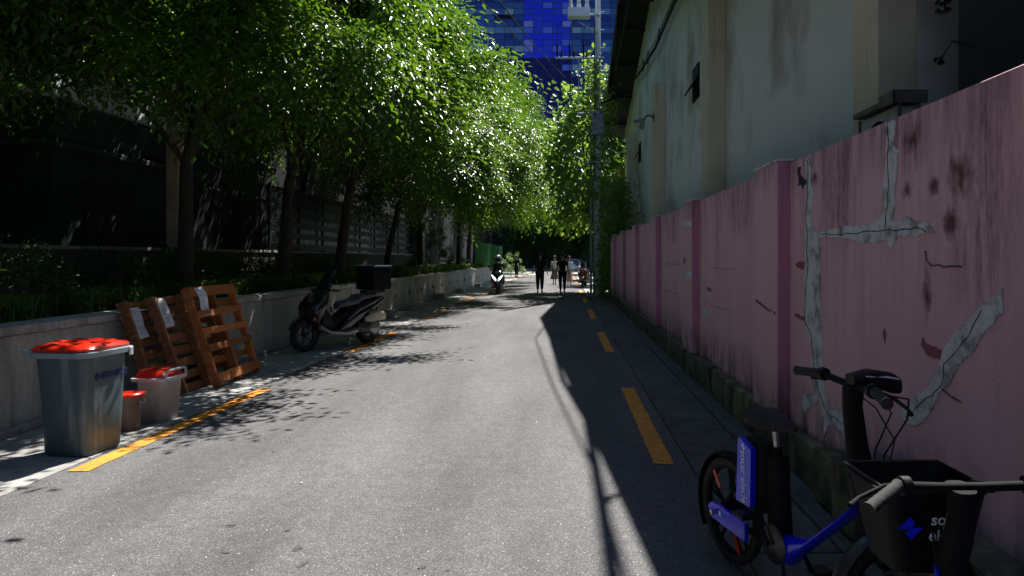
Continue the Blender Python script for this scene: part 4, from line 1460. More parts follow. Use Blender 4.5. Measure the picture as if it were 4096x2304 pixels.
put_paper(t3, m3, .09, 1.235, .068, .19, .36, .05, 1, .03)
T2 = math.atan2(.38, 1.06)
bb = [(.0 + k * .155, .10 if k not in (0, 7) else .10) for k in range(8)]
t2, m2 = pallet('middle pallet of the three, worn boards behind its stringers, with a paper sheet', (-4.38, 7.68, .03), T2, 1.1, 1.18, [], [(k * .154 + .01, .095) for k in range(8)], 'oldwood', 'pallets leaning on the planter wall')
put_paper(t2, m2, .12, 1.16, -.026, .19, .36, .03, 4, .012)
T1 = math.atan2(.34, 1.04)
t1, m1 = pallet('rearmost pallet of the three, darkest, half hidden behind the white pail', (-4.52, 7.34, .03), T1, 1.1, 1.13, [], [(k * .148 + .01, .095) for k in range(8)], 'oldwood', 'pallets leaning on the planter wall')
put_paper(t1, m1, .11, 1.06, -.026, .19, .36, .02, 2, .015)

# ---------------------------------------------------------------- maxi scooters
def wheel(parent, name, loc, r, w, rimr, spokes, rot=(0, 0, 0), steermat=None):
    h = MB()
    m4 = Matrix.Rotation(R(90), 4, 'X')
    h.lathe([(rimr, -w * .32), (rimr + .01, -w * .45), (r - w * .35, -w * .5), (r - w * .08, -w * .3), (r, 0), (r - w * .08, w * .3), (r - w * .35, w * .5), (rimr + .01, w * .45), (rimr, w * .32)], 36, m4, True)
    def T(b):
        if steermat: b.xf(steermat @ Matrix.Translation(loc))
        else: b.xf(Matrix.Translation(loc))
        return b
    wo = T(h).build(name, M['rubber'], parent, smooth=True)
    rr_ = MB()
    rr_.lathe([(rimr - .02, -w * .3), (rimr + .006, -w * .36), (rimr + .006, w * .36), (rimr - .02, w * .3), (rimr - .03, 0)], 36, m4, True)
    rr_.lathe([(.03, -w * .5), (.04, -w * .4), (.04, w * .4), (.03, w * .5)], 16, m4)
    for k in range(spokes):
        a = 2 * math.pi * k / spokes
        c, s_ = math.cos(a), math.sin(a)
        rr_.tube([(c * .03, 0, s_ * .03), (c * (rimr * .55) - s_ * .015, 0, s_ * (rimr * .55) + c * .015), (c * (rimr - .02), 0, s_ * (rimr - .02))], [.014, .011, .013], 6)
    T(rr_).build('rim', M['darksteel'], wo, smooth=True)
    return wo

def scooter(label, loc, rz, paint, box=True, lights='darkglass', group='maxi scooters', cat='scooter', name='parked_scooter', mirrors=True):
    t = thing(name, label, cat, loc, rz, group)
    P = M[paint]
    fw = wheel(t, 'front_wheel', (.70, 0, .285), .285, .11, .19, 5)
    bw = wheel(t, 'rear_wheel', (-.68, 0, .28), .28, .13, .185, 5)
    X, Yv, Z = Vector((1, 0, 0)), Vector((0, 1, 0)), Vector((0, 0, 1))
    # front mudguard
    s = MB()
    rings = []
    for k in range(9):
        a = R(20 + k * 17)
        c = Vector((.70 + .315 * math.cos(a), 0, .285 + .315 * math.sin(a)))
        d = Vector((math.cos(a), 0, math.sin(a)))
        hw = .07 * (1 if 1 < k < 7 else .75)
        rings.append(seg_ring(c, Yv, d, hw, .012, 10, 3))
    s.loft(rings).build('mudguard', P, t, smooth=True)
    for yy in (-.085, .085):
        MB().tube([(.70, yy, .285), (.60, yy, .62)], .022, 8).build('fork_leg', M['darksteel'], t, smooth=True)
    # front fairing
    s = MB()
    rings = []
    for (x, z, hw, hd) in ((.42, .30, .09, .06), (.56, .40, .15, .10), (.63, .52, .20, .14), (.63, .64, .255, .17), (.59, .77, .285, .17), (.53, .88, .27, .15), (.46, .97, .21, .12), (.38, 1.05, .13, .07)):
        rings.append(seg_ring((x - hd * .35, 0, z), X, Yv, hd, hw, 22, 2.2))
    s.loft(rings).build('front_fairing', P, t, smooth=True)
    # nose panel and headlights
    for sy in (-1, 1):
        s = MB()
        s.loft([seg_ring((.722, sy * .035, .60), (0, sy * .5, -.8), (.6, -sy * .5, .5), .010, .012, 8),
                seg_ring((.735, sy * .085, .665), (0, sy * .4, -.9), (.8, .0, .3), .045, .02, 10, 2.4),
                seg_ring((.690, sy * .165, .745), (0, sy * .4, -.9), (.8, sy * .3, .3), .040, .022, 10, 2.4),
                seg_ring((.605, sy * .232, .835), (0, sy * .5, -.8), (.6, sy * .6, .2), .014, .012, 10)])
        s.build('headlight', M[lights], t, smooth=True)
        MB().lathe([(.0, 0), (.035, .006), (.03, .02), (.0, .026)], 12, Matrix.Translation((.66, sy * .20, .56)) @ Matrix.Rotation(R(90), 4, 'Y')).build('turn_signal', M['amber'], t, smooth=True)
    # windscreen
    s = MB()
    A = []
    for k in range(7):
        f = k / 6
        row = []
        for j in range(9):
            g_ = (j - 4) / 4
            wv = (.20 - .07 * f) * g_
            row.append(s.bm.verts.new((.50 - .26 * f - .09 * g_ * g_, wv, .93 + .46 * f - .03 * g_ * g_)))
        A.append(row)
    for k in range(6):
        for j in range(8):
            s.bm.faces.new((A[k][j], A[k][j + 1], A[k + 1][j + 1], A[k + 1][j]))
    ws = s.build('windscreen', M['darkglass'], t, smooth=True)
    so = ws.modifiers.new('thickness', 'SOLIDIFY'); so.thickness = .005
    # legshield + tunnel + floor boards
    s = MB()
    s.loft([seg_ring((.50, 0, .62), Yv, Z, .22, .26, 18, 3), seg_ring((.34, 0, .50), Yv, Z, .20, .19, 18, 3), seg_ring((.20, 0, .42), Yv, Z, .15, .13, 18, 3), seg_ring((0, 0, .45), Yv, Z, .14, .15, 18, 3), seg_ring((-.18, 0, .55), Yv, Z, .17, .20, 18, 3)])
    s.build('centre_tunnel', M['black'], t, smooth=True)
    for sy in (-1, 1):
        s = MB()
        s.loft([seg_ring((.56, sy * .17, .42), Yv, Z, .05, .05, 12, 3), seg_ring((.38, sy * .21, .31), Yv, Z, .085, .035, 12, 3), seg_ring((.05, sy * .22, .27), Yv, Z, .09, .035, 12, 3), seg_ring((-.20, sy * .21, .30), Yv, Z, .07, .05, 12, 3)])
        s.build('floorboard', M['silver'], t, smooth=True)
        s = MB()
        s.loft([seg_ring((.12, sy * .21, .34), Yv, Z, .012, .03, 12, 3), seg_ring((-.05, sy * .20, .46), Yv, Z, .03, .12, 12, 3), seg_ring((-.30, sy * .185, .60), Yv, Z, .035, .13, 12, 3), seg_ring((-.62, sy * .165, .70), Yv, Z, .035, .09, 12, 3), seg_ring((-.98, sy * .09, .82), Yv, Z, .02, .03, 12, 3)])
        s.build('side_panel', P, t, smooth=True)
        MB().tube([(-.02, sy * .235, .50), (-.30, sy * .226, .66), (-.62, sy * .205, .76), (-.92, sy * .12, .85)], [.006, .014, .012, .005], 6).build('side_trim', M['silver'], t, smooth=True)
    s = MB()
    s.loft([seg_ring((-.10, 0, .52), Yv, Z, .15, .16, 18, 3), seg_ring((-.35, 0, .64), Yv, Z, .17, .16, 18, 3), seg_ring((-.70, 0, .72), Yv, Z, .15, .10, 18, 3), seg_ring((-1.0, 0, .81), Yv, Z, .07, .05, 18, 3)])
    s.build('tail_body', M['black'], t, smooth=True)
    s = MB()
    s.loft([seg_ring((.06, 0, .72), Yv, Z, .07, .05, 20, 2.4), seg_ring((.0, 0, .755), Yv, Z, .13, .055, 20, 2.4), seg_ring((-.18, 0, .775), Yv, Z, .175, .06, 20, 2.6), seg_ring((-.34, 0, .80), Yv, Z, .18, .06, 20, 2.6),
            seg_ring((-.40, 0, .855), Yv, Z, .165, .07, 20, 2.6), seg_ring((-.60, 0, .88), Yv, Z, .15, .06, 20, 2.6), seg_ring((-.80, 0, .89), Yv, Z, .11, .04, 20, 2.4)])
    s.build('seat', M['seat'], t, smooth=True)
    # bars, mirrors
    hb = MB().tube([(.30, -.33, 1.02), (.31, -.30, 1.03), (.38, -.12, 1.03), (.38, .12, 1.03), (.31, .30, 1.03), (.30, .33, 1.02)], .014, 8).build('handlebar', M['darksteel'], t, smooth=True)
    for sy in (-1, 1):
        MB().tube([(.325, sy * .22, 1.03), (.295, sy * .35, 1.02)], .019, 10).build('grip', M['rubber'], hb, smooth=True)
        MB().tube([(.35, sy * .20, 1.03), (.37, sy * .30, 1.025), (.345, sy * .37, 1.02)], [.006, .006, .007], 6).build('brake_lever', M['steel'], hb, smooth=True)
        mr = MB().tube([(.37, sy * .20, 1.03), (.41, sy * .27, 1.12), (.40, sy * .33, 1.18)], .007, 6).build('mirror', M['black'], t, smooth=True)
        s = MB()
        s.loft([seg_ring((.415, sy * .35, 1.20), Yv, Z, .075, .045, 14, 2.6), seg_ring((.395, sy * .35, 1.20), Yv, Z, .08, .05, 14, 2.6), seg_ring((.385, sy * .35, 1.20), Yv, Z, .07, .042, 14, 2.6)])
        s.build('mirror_head', M['gloss_black'], mr, smooth=True)
    # engine on the left, exhaust on the right
    s = MB()
    m4 = Matrix.Translation((-.50, .11, .30)) @ Matrix.Rotation(R(-90), 4, 'X')
    s.loft([seg_ring((-.28, .15, .33), Yv, Z, .05, .09, 14, 3), seg_ring((-.50, .16, .31), Yv, Z, .055, .12, 14, 3), seg_ring((-.72, .15, .29), Yv, Z, .05, .10, 14, 3), seg_ring((-.80, .14, .28), Yv, Z, .03, .06, 14, 3)])
    s.build('engine_case', M['darksteel'], t, smooth=True)
    MB().lathe([(.115, 0), (.12, .03), (.09, .05), (.085, .042), (.04, .055), (.0, .056)], 22, Matrix.Translation((-.66, .185, .29)) @ Matrix.Rotation(R(-90), 4, 'X')).build('clutch_cover', M['silver'], t, smooth=True)
    s = MB()
    s.loft([seg_ring((-.44, .20, .47), Yv, Z, .02, .04, 14, 3), seg_ring((-.54, .225, .49), Yv, Z, .055, .075, 14, 3), seg_ring((-.74, .235, .53), Yv, Z, .06, .10, 14, 3), seg_ring((-.88, .22, .51), Yv, Z, .045, .07, 14, 3)])
    s.build('air_box', M['cream'], t, smooth=True)
    MB().tube([(-.2, -.16, .26), (-.45, -.19, .27), (-.6, -.20, .33), (-.95, -.20, .42)], [.025, .03, .06, .055], 12).build('exhaust', M['darksteel'], t, smooth=True)
    MB().tube([(-.60, .13, .35), (-.80, .13, .66)], .024, 8).build('shock_absorber', M['redpaint'], t, smooth=True)
    MB().tube([(-.18, .10, .28), (-.14, .12, .03), (-.10, .16, .012)], .012, 6).build('stand', M['steel'], t, smooth=True)
    s = MB()
    s.loft([seg_ring((-.98, 0, .80), Yv, Z, .07, .03, 12, 3), seg_ring((-1.02, 0, .80), Yv, Z, .05, .02, 12, 3)])
    s.build('tail_light', M['redref'], t, smooth=True)
    if box:
        MB().box(-1.02, -.58, -.10, .10, .925, .99, .01).build('rack', M['darksteel'], t)
        bx = MB().box(-1.05, -.60, -.24, .24, .995, 1.39, .03, None, 3).build('top_box', M['matte_black'], t, smooth=True)
        ld = MB().box(-1.065, -.585, -.255, .255, 1.393, 1.44, .014, None, 2).build('box_lid', M['boxtop'], bx, smooth=True)
        for yy in (-.25, .25):
            MB().box(-1.04, -.61, yy - .012, yy + .012, 1.428, 1.449, .004).build('lid_trim', M['whitetrim'], bx)
    return t
hl = bpy.data.materials.new('lit_headlight'); hl.use_nodes = True
hb_ = hl.node_tree.nodes['Principled BSDF']
hb_.inputs['Emission Color'].default_value = (.85, .92, 1, 1); hb_.inputs['Emission Strength'].default_value = 2.5
M['lit'] = hl
hd = math.atan2(-1.2, -.71)
scooter('black maxi scooter with a large square top box parked against the planter wall', (-4.0, 11.82, .012), hd, 'gloss_black')

# approaching scooter and rider
sc2 = scooter('black scooter with bright white headlights driving towards the camera, ridden by the helmeted person', (-2.93, 29.4, .012), R(-90 + 3), 'gloss_black', box=False, lights='lit', name='ridden_scooter', group='maxi scooters')
for c in sc2.children:
    if c.name.startswith('windscreen'):
        c.scale = (1.0, 1.15, 1.0)
scooter('orange-red motorcycle parked facing the camera under the climber on the right', (1.05, 35.5, .012), R(-98), 'redpaint', box=True, name='parked_motorcycle', cat='motorcycle')

# ---------------------------------------------------------------- people
def skin_obj(name, verts, edges, radii, mat, parent, sub=1, root=0):
    me = bpy.data.meshes.new(name)
    me.from_pydata([tuple(v) for v in verts], edges, [])
    ob = bpy.data.objects.new('tmp_skin', me)
    COL.objects.link(ob)
    sk = ob.modifiers.new('skin', 'SKIN')
    sk.use_smooth_shade = True
    sk.branch_smoothing = .4
    for i, r in enumerate(radii):
        v = me.skin_vertices[0].data[i]
        v.radius = r if isinstance(r, tuple) else (r, r)
        v.use_root = (i == root)
    if sub:
        ss = ob.modifiers.new('sub', 'SUBSURF'); ss.levels = sub; ss.render_levels = sub
    bpy.context.view_layer.update()
    dg = bpy.context.evaluated_depsgraph_get()
    m2_ = bpy.data.meshes.new_from_object(ob.evaluated_get(dg))
    bpy.data.objects.remove(ob)
    m2_.materials.clear(); m2_.materials.append(mat)
    m2_.name = name
    m2_.shade_smooth()
    return link(name, m2_, parent)

def person(label, loc, rz, J, top, bottom, shoes='matte_black', hair='short', long_skirt=False, sleeves='short', slim=1.0, wide_pants=False, helmet=False, shorts=False, top_name='shirt', bottom_name='trousers', bag=False):
    """J: joints, local +y is forward, x to the right, z up"""
    t = thing('person', label, 'person', loc, rz)
    V = []; E_ = []; Rr = []
    def add(p, r, par=None):
        V.append(Vector(p)); Rr.append(r)
        if par is not None:
            E_.append((par, len(V) - 1))
        return len(V) - 1
    w = slim
    pel = add(J['pelvis'], (.135 * w, .10 * w))
    sp = add(J['spine'], (.120 * w, .09 * w), pel)
    ch = add(J['chest'], (.145 * w, .10 * w), sp)
    nkb = add(Vector(J['chest']).lerp(Vector(J['neck']), .62), (.072, .065), ch)
    nk0 = add(J['neck'], .056, nkb)
    hd_ = Vector(J['head'])
    nk = Vector(J['neck'])
    d = (hd_ - nk).normalized()
    jaw = add(nk.lerp(hd_, .55), .060, nk0)
    hc = add(hd_, (.078, .092), jaw)
    ht = add(hd_ + d * .075, (.066, .076), hc)
    nose = add(hd_ + Vector(J.get('face', (0, 1, 0))) * .10 - d * .02, .012, hc)
    arms = {}
    for sd_ in ('L', 'R'):
        a = add(J['sh' + sd_], .050 * w, ch)
        b_ = add(J['el' + sd_], .038 * w, a)
        c = add(J['wr' + sd_], .026, b_)
        fd = (Vector(J['wr' + sd_]) - Vector(J['el' + sd_])).normalized()
        curl = Vector(J.get('curl' + sd_, (0, .3, 0)))
        pm_ = add(Vector(J['wr' + sd_]) + fd * .055, (.020, .034), c)
        ax = Vector((1, 0, 0)).cross(fd)
        ax = ax.normalized() if ax.length > .1 else Vector((0, 1, 0))
        for k in range(4):
            off = ax * (.024 - .016 * k)
            L_ = (.070, .082, .076, .060)[k]
            f1 = add(Vector(V[pm_]) + fd * .035 + off, .0088, pm_)
            f2 = add(Vector(V[pm_]) + fd * (.03 + L_ * .5) + off + curl * .015, .0082, f1)
            add(Vector(V[pm_]) + fd * (.03 + L_ * .85) + off + curl * .045, .0070, f2)
        th = add(Vector(V[pm_]) - fd * .02 + ax * .036, .0105, pm_)
        add(Vector(V[pm_]) + fd * .022 + ax * .052, .0085, th)
    for sd_ in ('L', 'R'):
        h = add(J['hip' + sd_], .085 * w, pel)
        k = add(J['kn' + sd_], .056 * w, h)
        a = add(J['an' + sd_], .036, k)
        add(J['to' + sd_], (.036, .024), a)
    skin_obj('body', V, E_, Rr, M['skin'], t, 1)
    # top garment: torso and sleeves
    V2 = []; E2 = []; R2 = []
    def add2(p, r, par=None):
        V2.append(Vector(p)); R2.append(r)
        if par is not None:
            E2.append((par, len(V2) - 1))
        return len(V2) - 1
    p0 = Vector(J['pelvis']); s0 = Vector(J['spine']); c0 = Vector(J['chest'])
    a = add2(p0 + (p0 - s0) * .12, (.162 * w, .125 * w)); b_ = add2(s0, (.148 * w, .115 * w), a); c = add2(c0, (.165 * w, .12 * w), b_)
    cc_ = add2(c0.lerp(Vector(J['neck']), .55), (.13, .095), c)
    add2(c0.lerp(Vector(J['neck']), .9), (.082, .075), cc_)
    for sd_ in ('L', 'R'):
        s_ = add2(J['sh' + sd_], .068 * w, c)
        el = Vector(J['el' + sd_])
        if sleeves == 'short':
            add2(Vector(J['sh' + sd_]).lerp(el, .75), .060 * w, s_)
        else:
            e_ = add2(el, .055 * w, s_)
            add2(el.lerp(Vector(J['wr' + sd_]), .92), .040, e_)
    skin_obj(top_name, V2, E2, R2, M[top], t, 1, 1)
    if long_skirt:
        s = MB()
        pz = p0.z
        kz = .32
        fx = (Vector(J['knL']) + Vector(J['knR'])) * .5
        rings = []
        for f in (0, .12, .35, .6, .85, 1):
            c_ = p0.lerp(Vector((fx.x, fx.y, kz)), f)
            rings.append([c_ + Vector((math.cos(q) * (.13 + .07 * f + .05 * f * f) + .012 * f * math.sin(q * 7), math.sin(q) * (.10 + .09 * f) + .012 * f * math.cos(q * 9), 0)) for q in [2 * math.pi * i / 28 for i in range(28)]])
        s.loft(rings).build('skirt', M[bottom], t, smooth=True)
    else:
        V3 = []; E3 = []; R3 = []
        V3.append(p0); R3.append((.150 * w, .115 * w))
        for sd_ in ('L', 'R'):
            h = Vector(J['hip' + sd_]); k = Vector(J['kn' + sd_]); an = Vector(J['an' + sd_])
            n0 = len(V3)
            V3.append(h); R3.append(.105 * w); E3.append((0, n0))
            if shorts:
                V3.append(h.lerp(k, .95)); R3.append(.088 * w); E3.append((n0, n0 + 1))
            else:
                V3.append(k); R3.append((.078 if not wide_pants else .10) * w); E3.append((n0, n0 + 1))
                V3.append(k.lerp(an, .92)); R3.append(.060 if not wide_pants else .105); E3.append((n0 + 1, n0 + 2))
        skin_obj(bottom_name, V3, E3, R3, M[bottom], t, 1, 0)
    for sd_ in ('L', 'R'):
        an = Vector(J['an' + sd_]); to = Vector(J['to' + sd_])
        dd = to - an; dd.z = 0; dd.normalize()
        sx_ = Vector((0, 0, 1)).cross(dd)
        base = Vector((an.x, an.y, max(an.z - .085, 0.0)))
        s = MB()
        s.loft([seg_ring(base - dd * .075 + Vector((0, 0, .035)), sx_, (0, 0, 1), .030, .034, 12, 3), seg_ring(base - dd * .02 + Vector((0, 0, .045)), sx_, (0, 0, 1), .038, .045, 12, 3),
                seg_ring(base + dd * .09 + Vector((0, 0, .032)), sx_, (0, 0, 1), .045, .032, 12, 3), seg_ring(base + dd * .17 + Vector((0, 0, .022)), sx_, (0, 0, 1), .030, .020, 12, 3)])
        s.build('shoe', M[shoes], t, smooth=True)
    face = Vector(J.get('face', (0, 1, 0)))
    rgt = face.cross(Vector((0, 0, 1)))
    for q in (-1, 1):
        e_ = hd_ + face * .088 + rgt * q * .030 + Vector((0, 0, .012))
        MB().lathe([(0, -.008), (.007, -.004), (.008, 0), (.007, .004), (0, .008)], 8, Matrix.Translation(e_)).build('eye', M['gloss_black'], t)
        e2 = hd_ + rgt * q * .082 + Vector((0, 0, -.005))
        MB().lathe([(0, -.028), (.012, -.02), (.016, 0), (.014, .02), (0, .03)], 8, Matrix.Translation(e2)).build('ear', M['skin'], t, smooth=True)
    if helmet:
        s = MB()
        prof = []
        for k in range(9):
            a = R(-25 + k * 14.4)
            prof.append((.150 * math.cos(a), .165 * math.sin(a)))
        s.lathe(prof, 22, Matrix.Translation(hd_ + Vector((0, -.01, .02))))
        s.build('helmet', M['whitetrim'], t, smooth=True)
        s = MB()
        rows = []
        for zz in (-.085, -.03, .03):
            rows.append([s.bm.verts.new(hd_ + Vector((math.sin(q) * .150, math.cos(q) * .150, zz))) for q in [R(-70 + 14 * i) for i in range(11)]])
        for a_ in range(2):
            for i in range(10):
                s.bm.faces.new((rows[a_][i], rows[a_][i + 1], rows[a_ + 1][i + 1], rows[a_ + 1][i]))
        v_ = s.build('visor', M['gloss_black'], t, smooth=True)
        so = v_.modifiers.new('t', 'SOLIDIFY'); so.thickness = .006
    else:
        s = MB()
        rings = []
        for k in range(8):
            a = R(-20 + k * 15.5)
            r_ = math.cos(a)
            rings.append([hd_ + Vector((0, 0, .03)) - face * .018 + rgt * (.102 * r_ * math.cos(q)) + face * (.112 * r_ * math.sin(q)) * (.84 if math.sin(q) > 0 and k < 4 else 1) + Vector((0, 0, .128 * math.sin(a))) for q in [2 * math.pi * i / 18 for i in range(18)]])
        s.loft(rings)
        h_ = s.build('hair', M['hair'], t, smooth=True)
        if hair == 'long':
            s = MB()
            s.loft([seg_ring(hd_ + Vector((0, 0, .05)) - face * .03, rgt, face, .092, .075, 14), seg_ring(hd_ + Vector((0, 0, -.08)) - face * .05, rgt, face, .100, .055, 14), seg_ring(hd_ + Vector((0, 0, -.20)) - face * .075, rgt, face, .105, .040, 14), seg_ring(hd_ + Vector((0, 0, -.34)) - face * .09, rgt, face, .06, .02, 14)])
            s.build('hair_lengths', M['hair'], h_, smooth=True)
    if bag:
        MB().box(.22, .27, -.10, .14, .62, .86, .02).build('bag_tmp', M['matte_black'], t)
    return t
def walk(h=1.75, stride=.22, out=.0, armL=-.14, armR=.14, hipw=.095, shw=.185):
    k = h / 1.75
    J = dict(pelvis=(0, 0, .96), spine=(0, .01, 1.14), chest=(0, 0, 1.33), neck=(0, .01, 1.50), head=(0, .035, 1.645),
             hipL=(-hipw, 0, .90), hipR=(hipw, 0, .90), knL=(-hipw, stride * .55, .50), knR=(hipw, -stride * .25, .50),
             anL=(-hipw * .95, stride, .09), anR=(hipw * .95, -stride * 1.1, .11), toL=(-hipw, stride + .15, .04), toR=(hipw, -stride * 1.1 + .14, .04),
             shL=(-shw, 0, 1.42), shR=(shw, 0, 1.42), elL=(-shw - .05 - out, armL * .4, 1.14), elR=(shw + .05 + out, armR * .4, 1.14),
             wrL=(-shw - .08 - out * 1.6, armL, .90), wrR=(shw + .08 + out * 1.6, armR, .90))
    return {a: tuple(c * k for c in v) for a, v in J.items()}
person('man in dark shirt and loose dark trousers walking away, left of the two dark men', (-1.10, 29.9, .022), R(2), walk(1.76, .10, .04, -.05, .05), 'cloth_black', 'cloth_black', slim=1.2)
person('man in dark shirt and long dark trousers walking away, right of the two dark men', (-.09, 29.7, .02), R(-3), walk(1.76, .12, .0, .06, -.06), 'cloth_black', 'cloth_black', slim=1.12)
person('woman in white top and long grey skirt walking towards the camera', (-.58, 39.2, .02), R(176), walk(1.64, .14, .0, -.1, .1, .08, .165), 'cloth_white', 'cloth_grey', long_skirt=True, hair='long', slim=.86, top_name='blouse')
person('woman in white and pale blue loose shirt with wide beige trousers, right of the men', (.29, 39.6, .02), R(183), walk(1.62, .12, .0, .08, -.1, .08, .17), 'cloth_blue', 'cloth_beige', hair='long', slim=.92, wide_pants=True, sleeves='long')
person('man in black standing on the left pavement near the sunlit shrub', (-3.92, 54.5, .012), R(160), walk(1.70, .05, -.01), 'cloth_black', 'cloth_black', slim=1.08, sleeves='long')
RJ = dict(pelvis=(0, -.30, .87), spine=(0, -.28, 1.06), chest=(0, -.20, 1.25), neck=(0, -.13, 1.40), head=(0, -.08, 1.53),
          hipL=(-.10, -.26, .85), hipR=(.10, -.26, .85), knL=(-.24, .16, .78), knR=(.24, .16, .78), anL=(-.23, .16, .40), anR=(.23, .16, .40), toL=(-.23, .30, .36), toR=(.23, .30, .36),
          shL=(-.19, -.18, 1.33), shR=(.19, -.18, 1.33), elL=(-.30, -.02, 1.13), elR=(.30, -.02, 1.13), wrL=(-.33, .19, 1.06), wrR=(.33, .19, 1.06), curlL=(0, .3, -.9), curlR=(0, .3, -.9))
rp_ = person('rider in dark clothes with a white helmet on the approaching scooter', (-2.93, 29.4, .012), R(183), RJ, 'cloth_black', 'cloth_black', helmet=True, sleeves='long', top_name='jacket')

# ---------------------------------------------------------------- utility pole
up_ = thing('utility_pole', 'round concrete utility pole with crossarms, bushings and a grey cabinet, right of centre', 'utility pole', (1.4, 28, 0))
MB().tube([(0, 0, 0), (0, 0, 14)], [.15, .105], 18).build('shaft', M['pole'], up_, smooth=True)
MB().tube([(-.28, .25, 0), (-.28, .25, 9.0)], [.05, .045], 10).build('conduit', M['galv'], up_, smooth=True)
MB().tube([(-.18, -.1, 0), (-.18, -.1, 7.2), (-.10, -.12, 7.6)], .03, 8).build('conduit', M['galv'], up_, smooth=True)
for (x0, x1, z, y0) in ((-1.78, .1, 9.92, -.16), (-.90, .12, 8.62, -.16), (-.85, .0, 7.60, -.16), (-1.2, .12, 11.72, -.16)):
    MB().box(x0, x1, y0 - .04, y0 + .04, z - .04, z + .04, .006).build('crossarm', M['galv'], up_)
    MB().lathe([(.135, -.03), (.14, -.03), (.14, .03), (.135, .03)], 18).build('band', M['galv'], up_, loc=(0, 0, z), smooth=True)
MB().tube([(-.85, -.16, 11.45), (.0, -.1, 10.95)], .025, 6).build('brace', M['galv'], up_)
MB().tube([(-.80, -.16, 9.88), (-.80, -.16, 8.6), (-.80, -.16, 7.6)], .02, 6).build('brace', M['galv'], up_)
bxx = MB().box(-1.27, -.34, -.48, -.04, 11.10 - .35 + .80, 12.05 - .1, .05, None, 2).build('switch_tank', M['handle'], up_, smooth=True)
for x in (-1.14, -.80, -.46):
    s = MB(); s.lathe([(.05, 0), (.05, .04), (.085, .06), (.085, .08), (.05, .10), (.09, .13), (.09, .15), (.05, .17), (.09, .2), (.05, .23), (.06, .26), (.085, .34), (.085, .46), (.05, .54), (.03, .58), (.0, .59)], 16, Matrix.Translation((x, -.26, 11.952)))
    s.build('bushing', M['porcelain'], bxx, smooth=True)
    s = MB(); s.lathe([(.035, .56), (.07, .62), (.07, .66), (.03, .72), (.02, .82), (.0, .83)], 12, Matrix.Translation((x, -.26, 11.955)))
    s.build('bushing_cap', M['matte_black'], bxx, smooth=True)
for x in (-1.70, -1.52, -1.18, -1.0, -.60, -.48):
    big = x in (-1.70, -1.18, -.60)
    n_ = 7 if big else 3
    prof = [(.018, 0)]
    for k in range(n_):
        prof += [(.055, .03 + k * .085), (.022, .075 + k * .085)]
    prof += [(.02, .085 * n_ + .06), (.0, .085 * n_ + .07)]
    MB().lathe(prof, 12).build('insulator', M['matte_black'], up_, smooth=True, loc=(x, -.16, 9.963))
s = MB()
for x in (-1.70, -1.18, -.60):
    s.tube([(x, -.16, 10.6), (x + .02, -.2, 11.2), (x + .3, -.25, 11.5)], .014, 5)
s.tube([(-1.66, -.2, 9.9), (-1.6, -.2, 8.6), (-1.3, -.2, 7.6), (-.9, -.16, 7.0), (-.3, -.14, 6.6)], .022, 6)
s.tube([(-1.2, -.2, 9.9), (-1.15, -.2, 8.4), (-.85, -.2, 7.1)], .016, 6)
s.tube([(-.6, -.2, 9.9), (-.62, -.2, 7.8), (-.3, -.14, 6.9)], .016, 6)
s.tube([(-.15, -.14, 11.6), (-.15, -.14, 6.5)], .02, 6)
s.build('jumper_cable', M['black'], up_, smooth=True)
for k in range(7):
    z = 7.4 + k * .75
    MB().tube([(.1, 0, z), (.28, 0, z)], .010, 5).build('step_bolt', M['galv'], up_)
cb_ = MB().box(-.26, .24, -.42, -.14, 6.70, 7.60, .02).build('cabinet', M['cabinet'], up_)
MB().box(-.22, .20, -.432, -.421, 6.75, 7.55, .004).build('cabinet_door', M['cabinet'], cb_)
MB().tube([(-.1, -.3, 7.6), (-.05, -.25, 7.9), (0, -.14, 8.0)], .025, 6).build('cable_entry', M['letter'], cb_)
MB().box(-.40, .55, -.3, -.1, 5.55, 5.60, .004).build('platform', M['galv'], up_)
MB().tube([(.30, -.2, 5.6), (.30, -.2, 6.4), (.5, -.2, 6.45), (.55, -.2, 6.3), (.55, -.2, 5.6)], .012, 6).build('guard_rail', M['galv'], up_)
# yellow and black guard post
hp = thing('guard_post', 'tall yellow and black striped guard post at the far corner of the pale building', 'post', (2.85, 33.0, 0))
for k in range(12):
    MB().box(-.12, .12, -.12, .12, k * .5, k * .5 + .497, .01).build('stripe_band', M['hazard' if k % 2 else 'matte_black'], hp)

# ---------------------------------------------------------------- far white car
car = thing('white_car', 'small white car parked far down the alley, half hidden by the woman in blue', 'car', (.75, 62, .01), R(-90))
s = MB()
Yv, Zv = Vector((0, 1, 0)), Vector((0, 0, 1))
s.loft([seg_ring((2.0, 0, .50), Yv, Zv, .70, .18, 20, 3.5), seg_ring((1.8, 0, .58), Yv, Zv, .82, .32, 20, 4), seg_ring((1.0, 0, .63), Yv, Zv, .86, .37, 20, 4), seg_ring((-1.0, 0, .66), Yv, Zv, .87, .40, 20, 4), seg_ring((-1.8, 0, .68), Yv, Zv, .84, .36, 20, 4), seg_ring((-2.0, 0, .62), Yv, Zv, .74, .22, 20, 3.5)])
s.build('body', M['carwhite'], car, smooth=True)
s = MB()
s.loft([seg_ring((1.0, 0, 1.0), Yv, Zv, .74, .05, 20, 4), seg_ring((.45, 0, 1.20), Yv, Zv, .68, .22, 20, 4), seg_ring((-.9, 0, 1.24), Yv, Zv, .68, .23, 20, 4), seg_ring((-1.6, 0, 1.05), Yv, Zv, .74, .08, 20, 4)])
s.build('roof', M['carwhite'], car, smooth=True)
s = MB(); s.poly([(1.03, -.62, 1.02), (1.03, .62, 1.02), (.52, .56, 1.38), (.52, -.56, 1.38)], .01, (1, 0, .6)); s.build('windscreen', M['darkglass'], car)
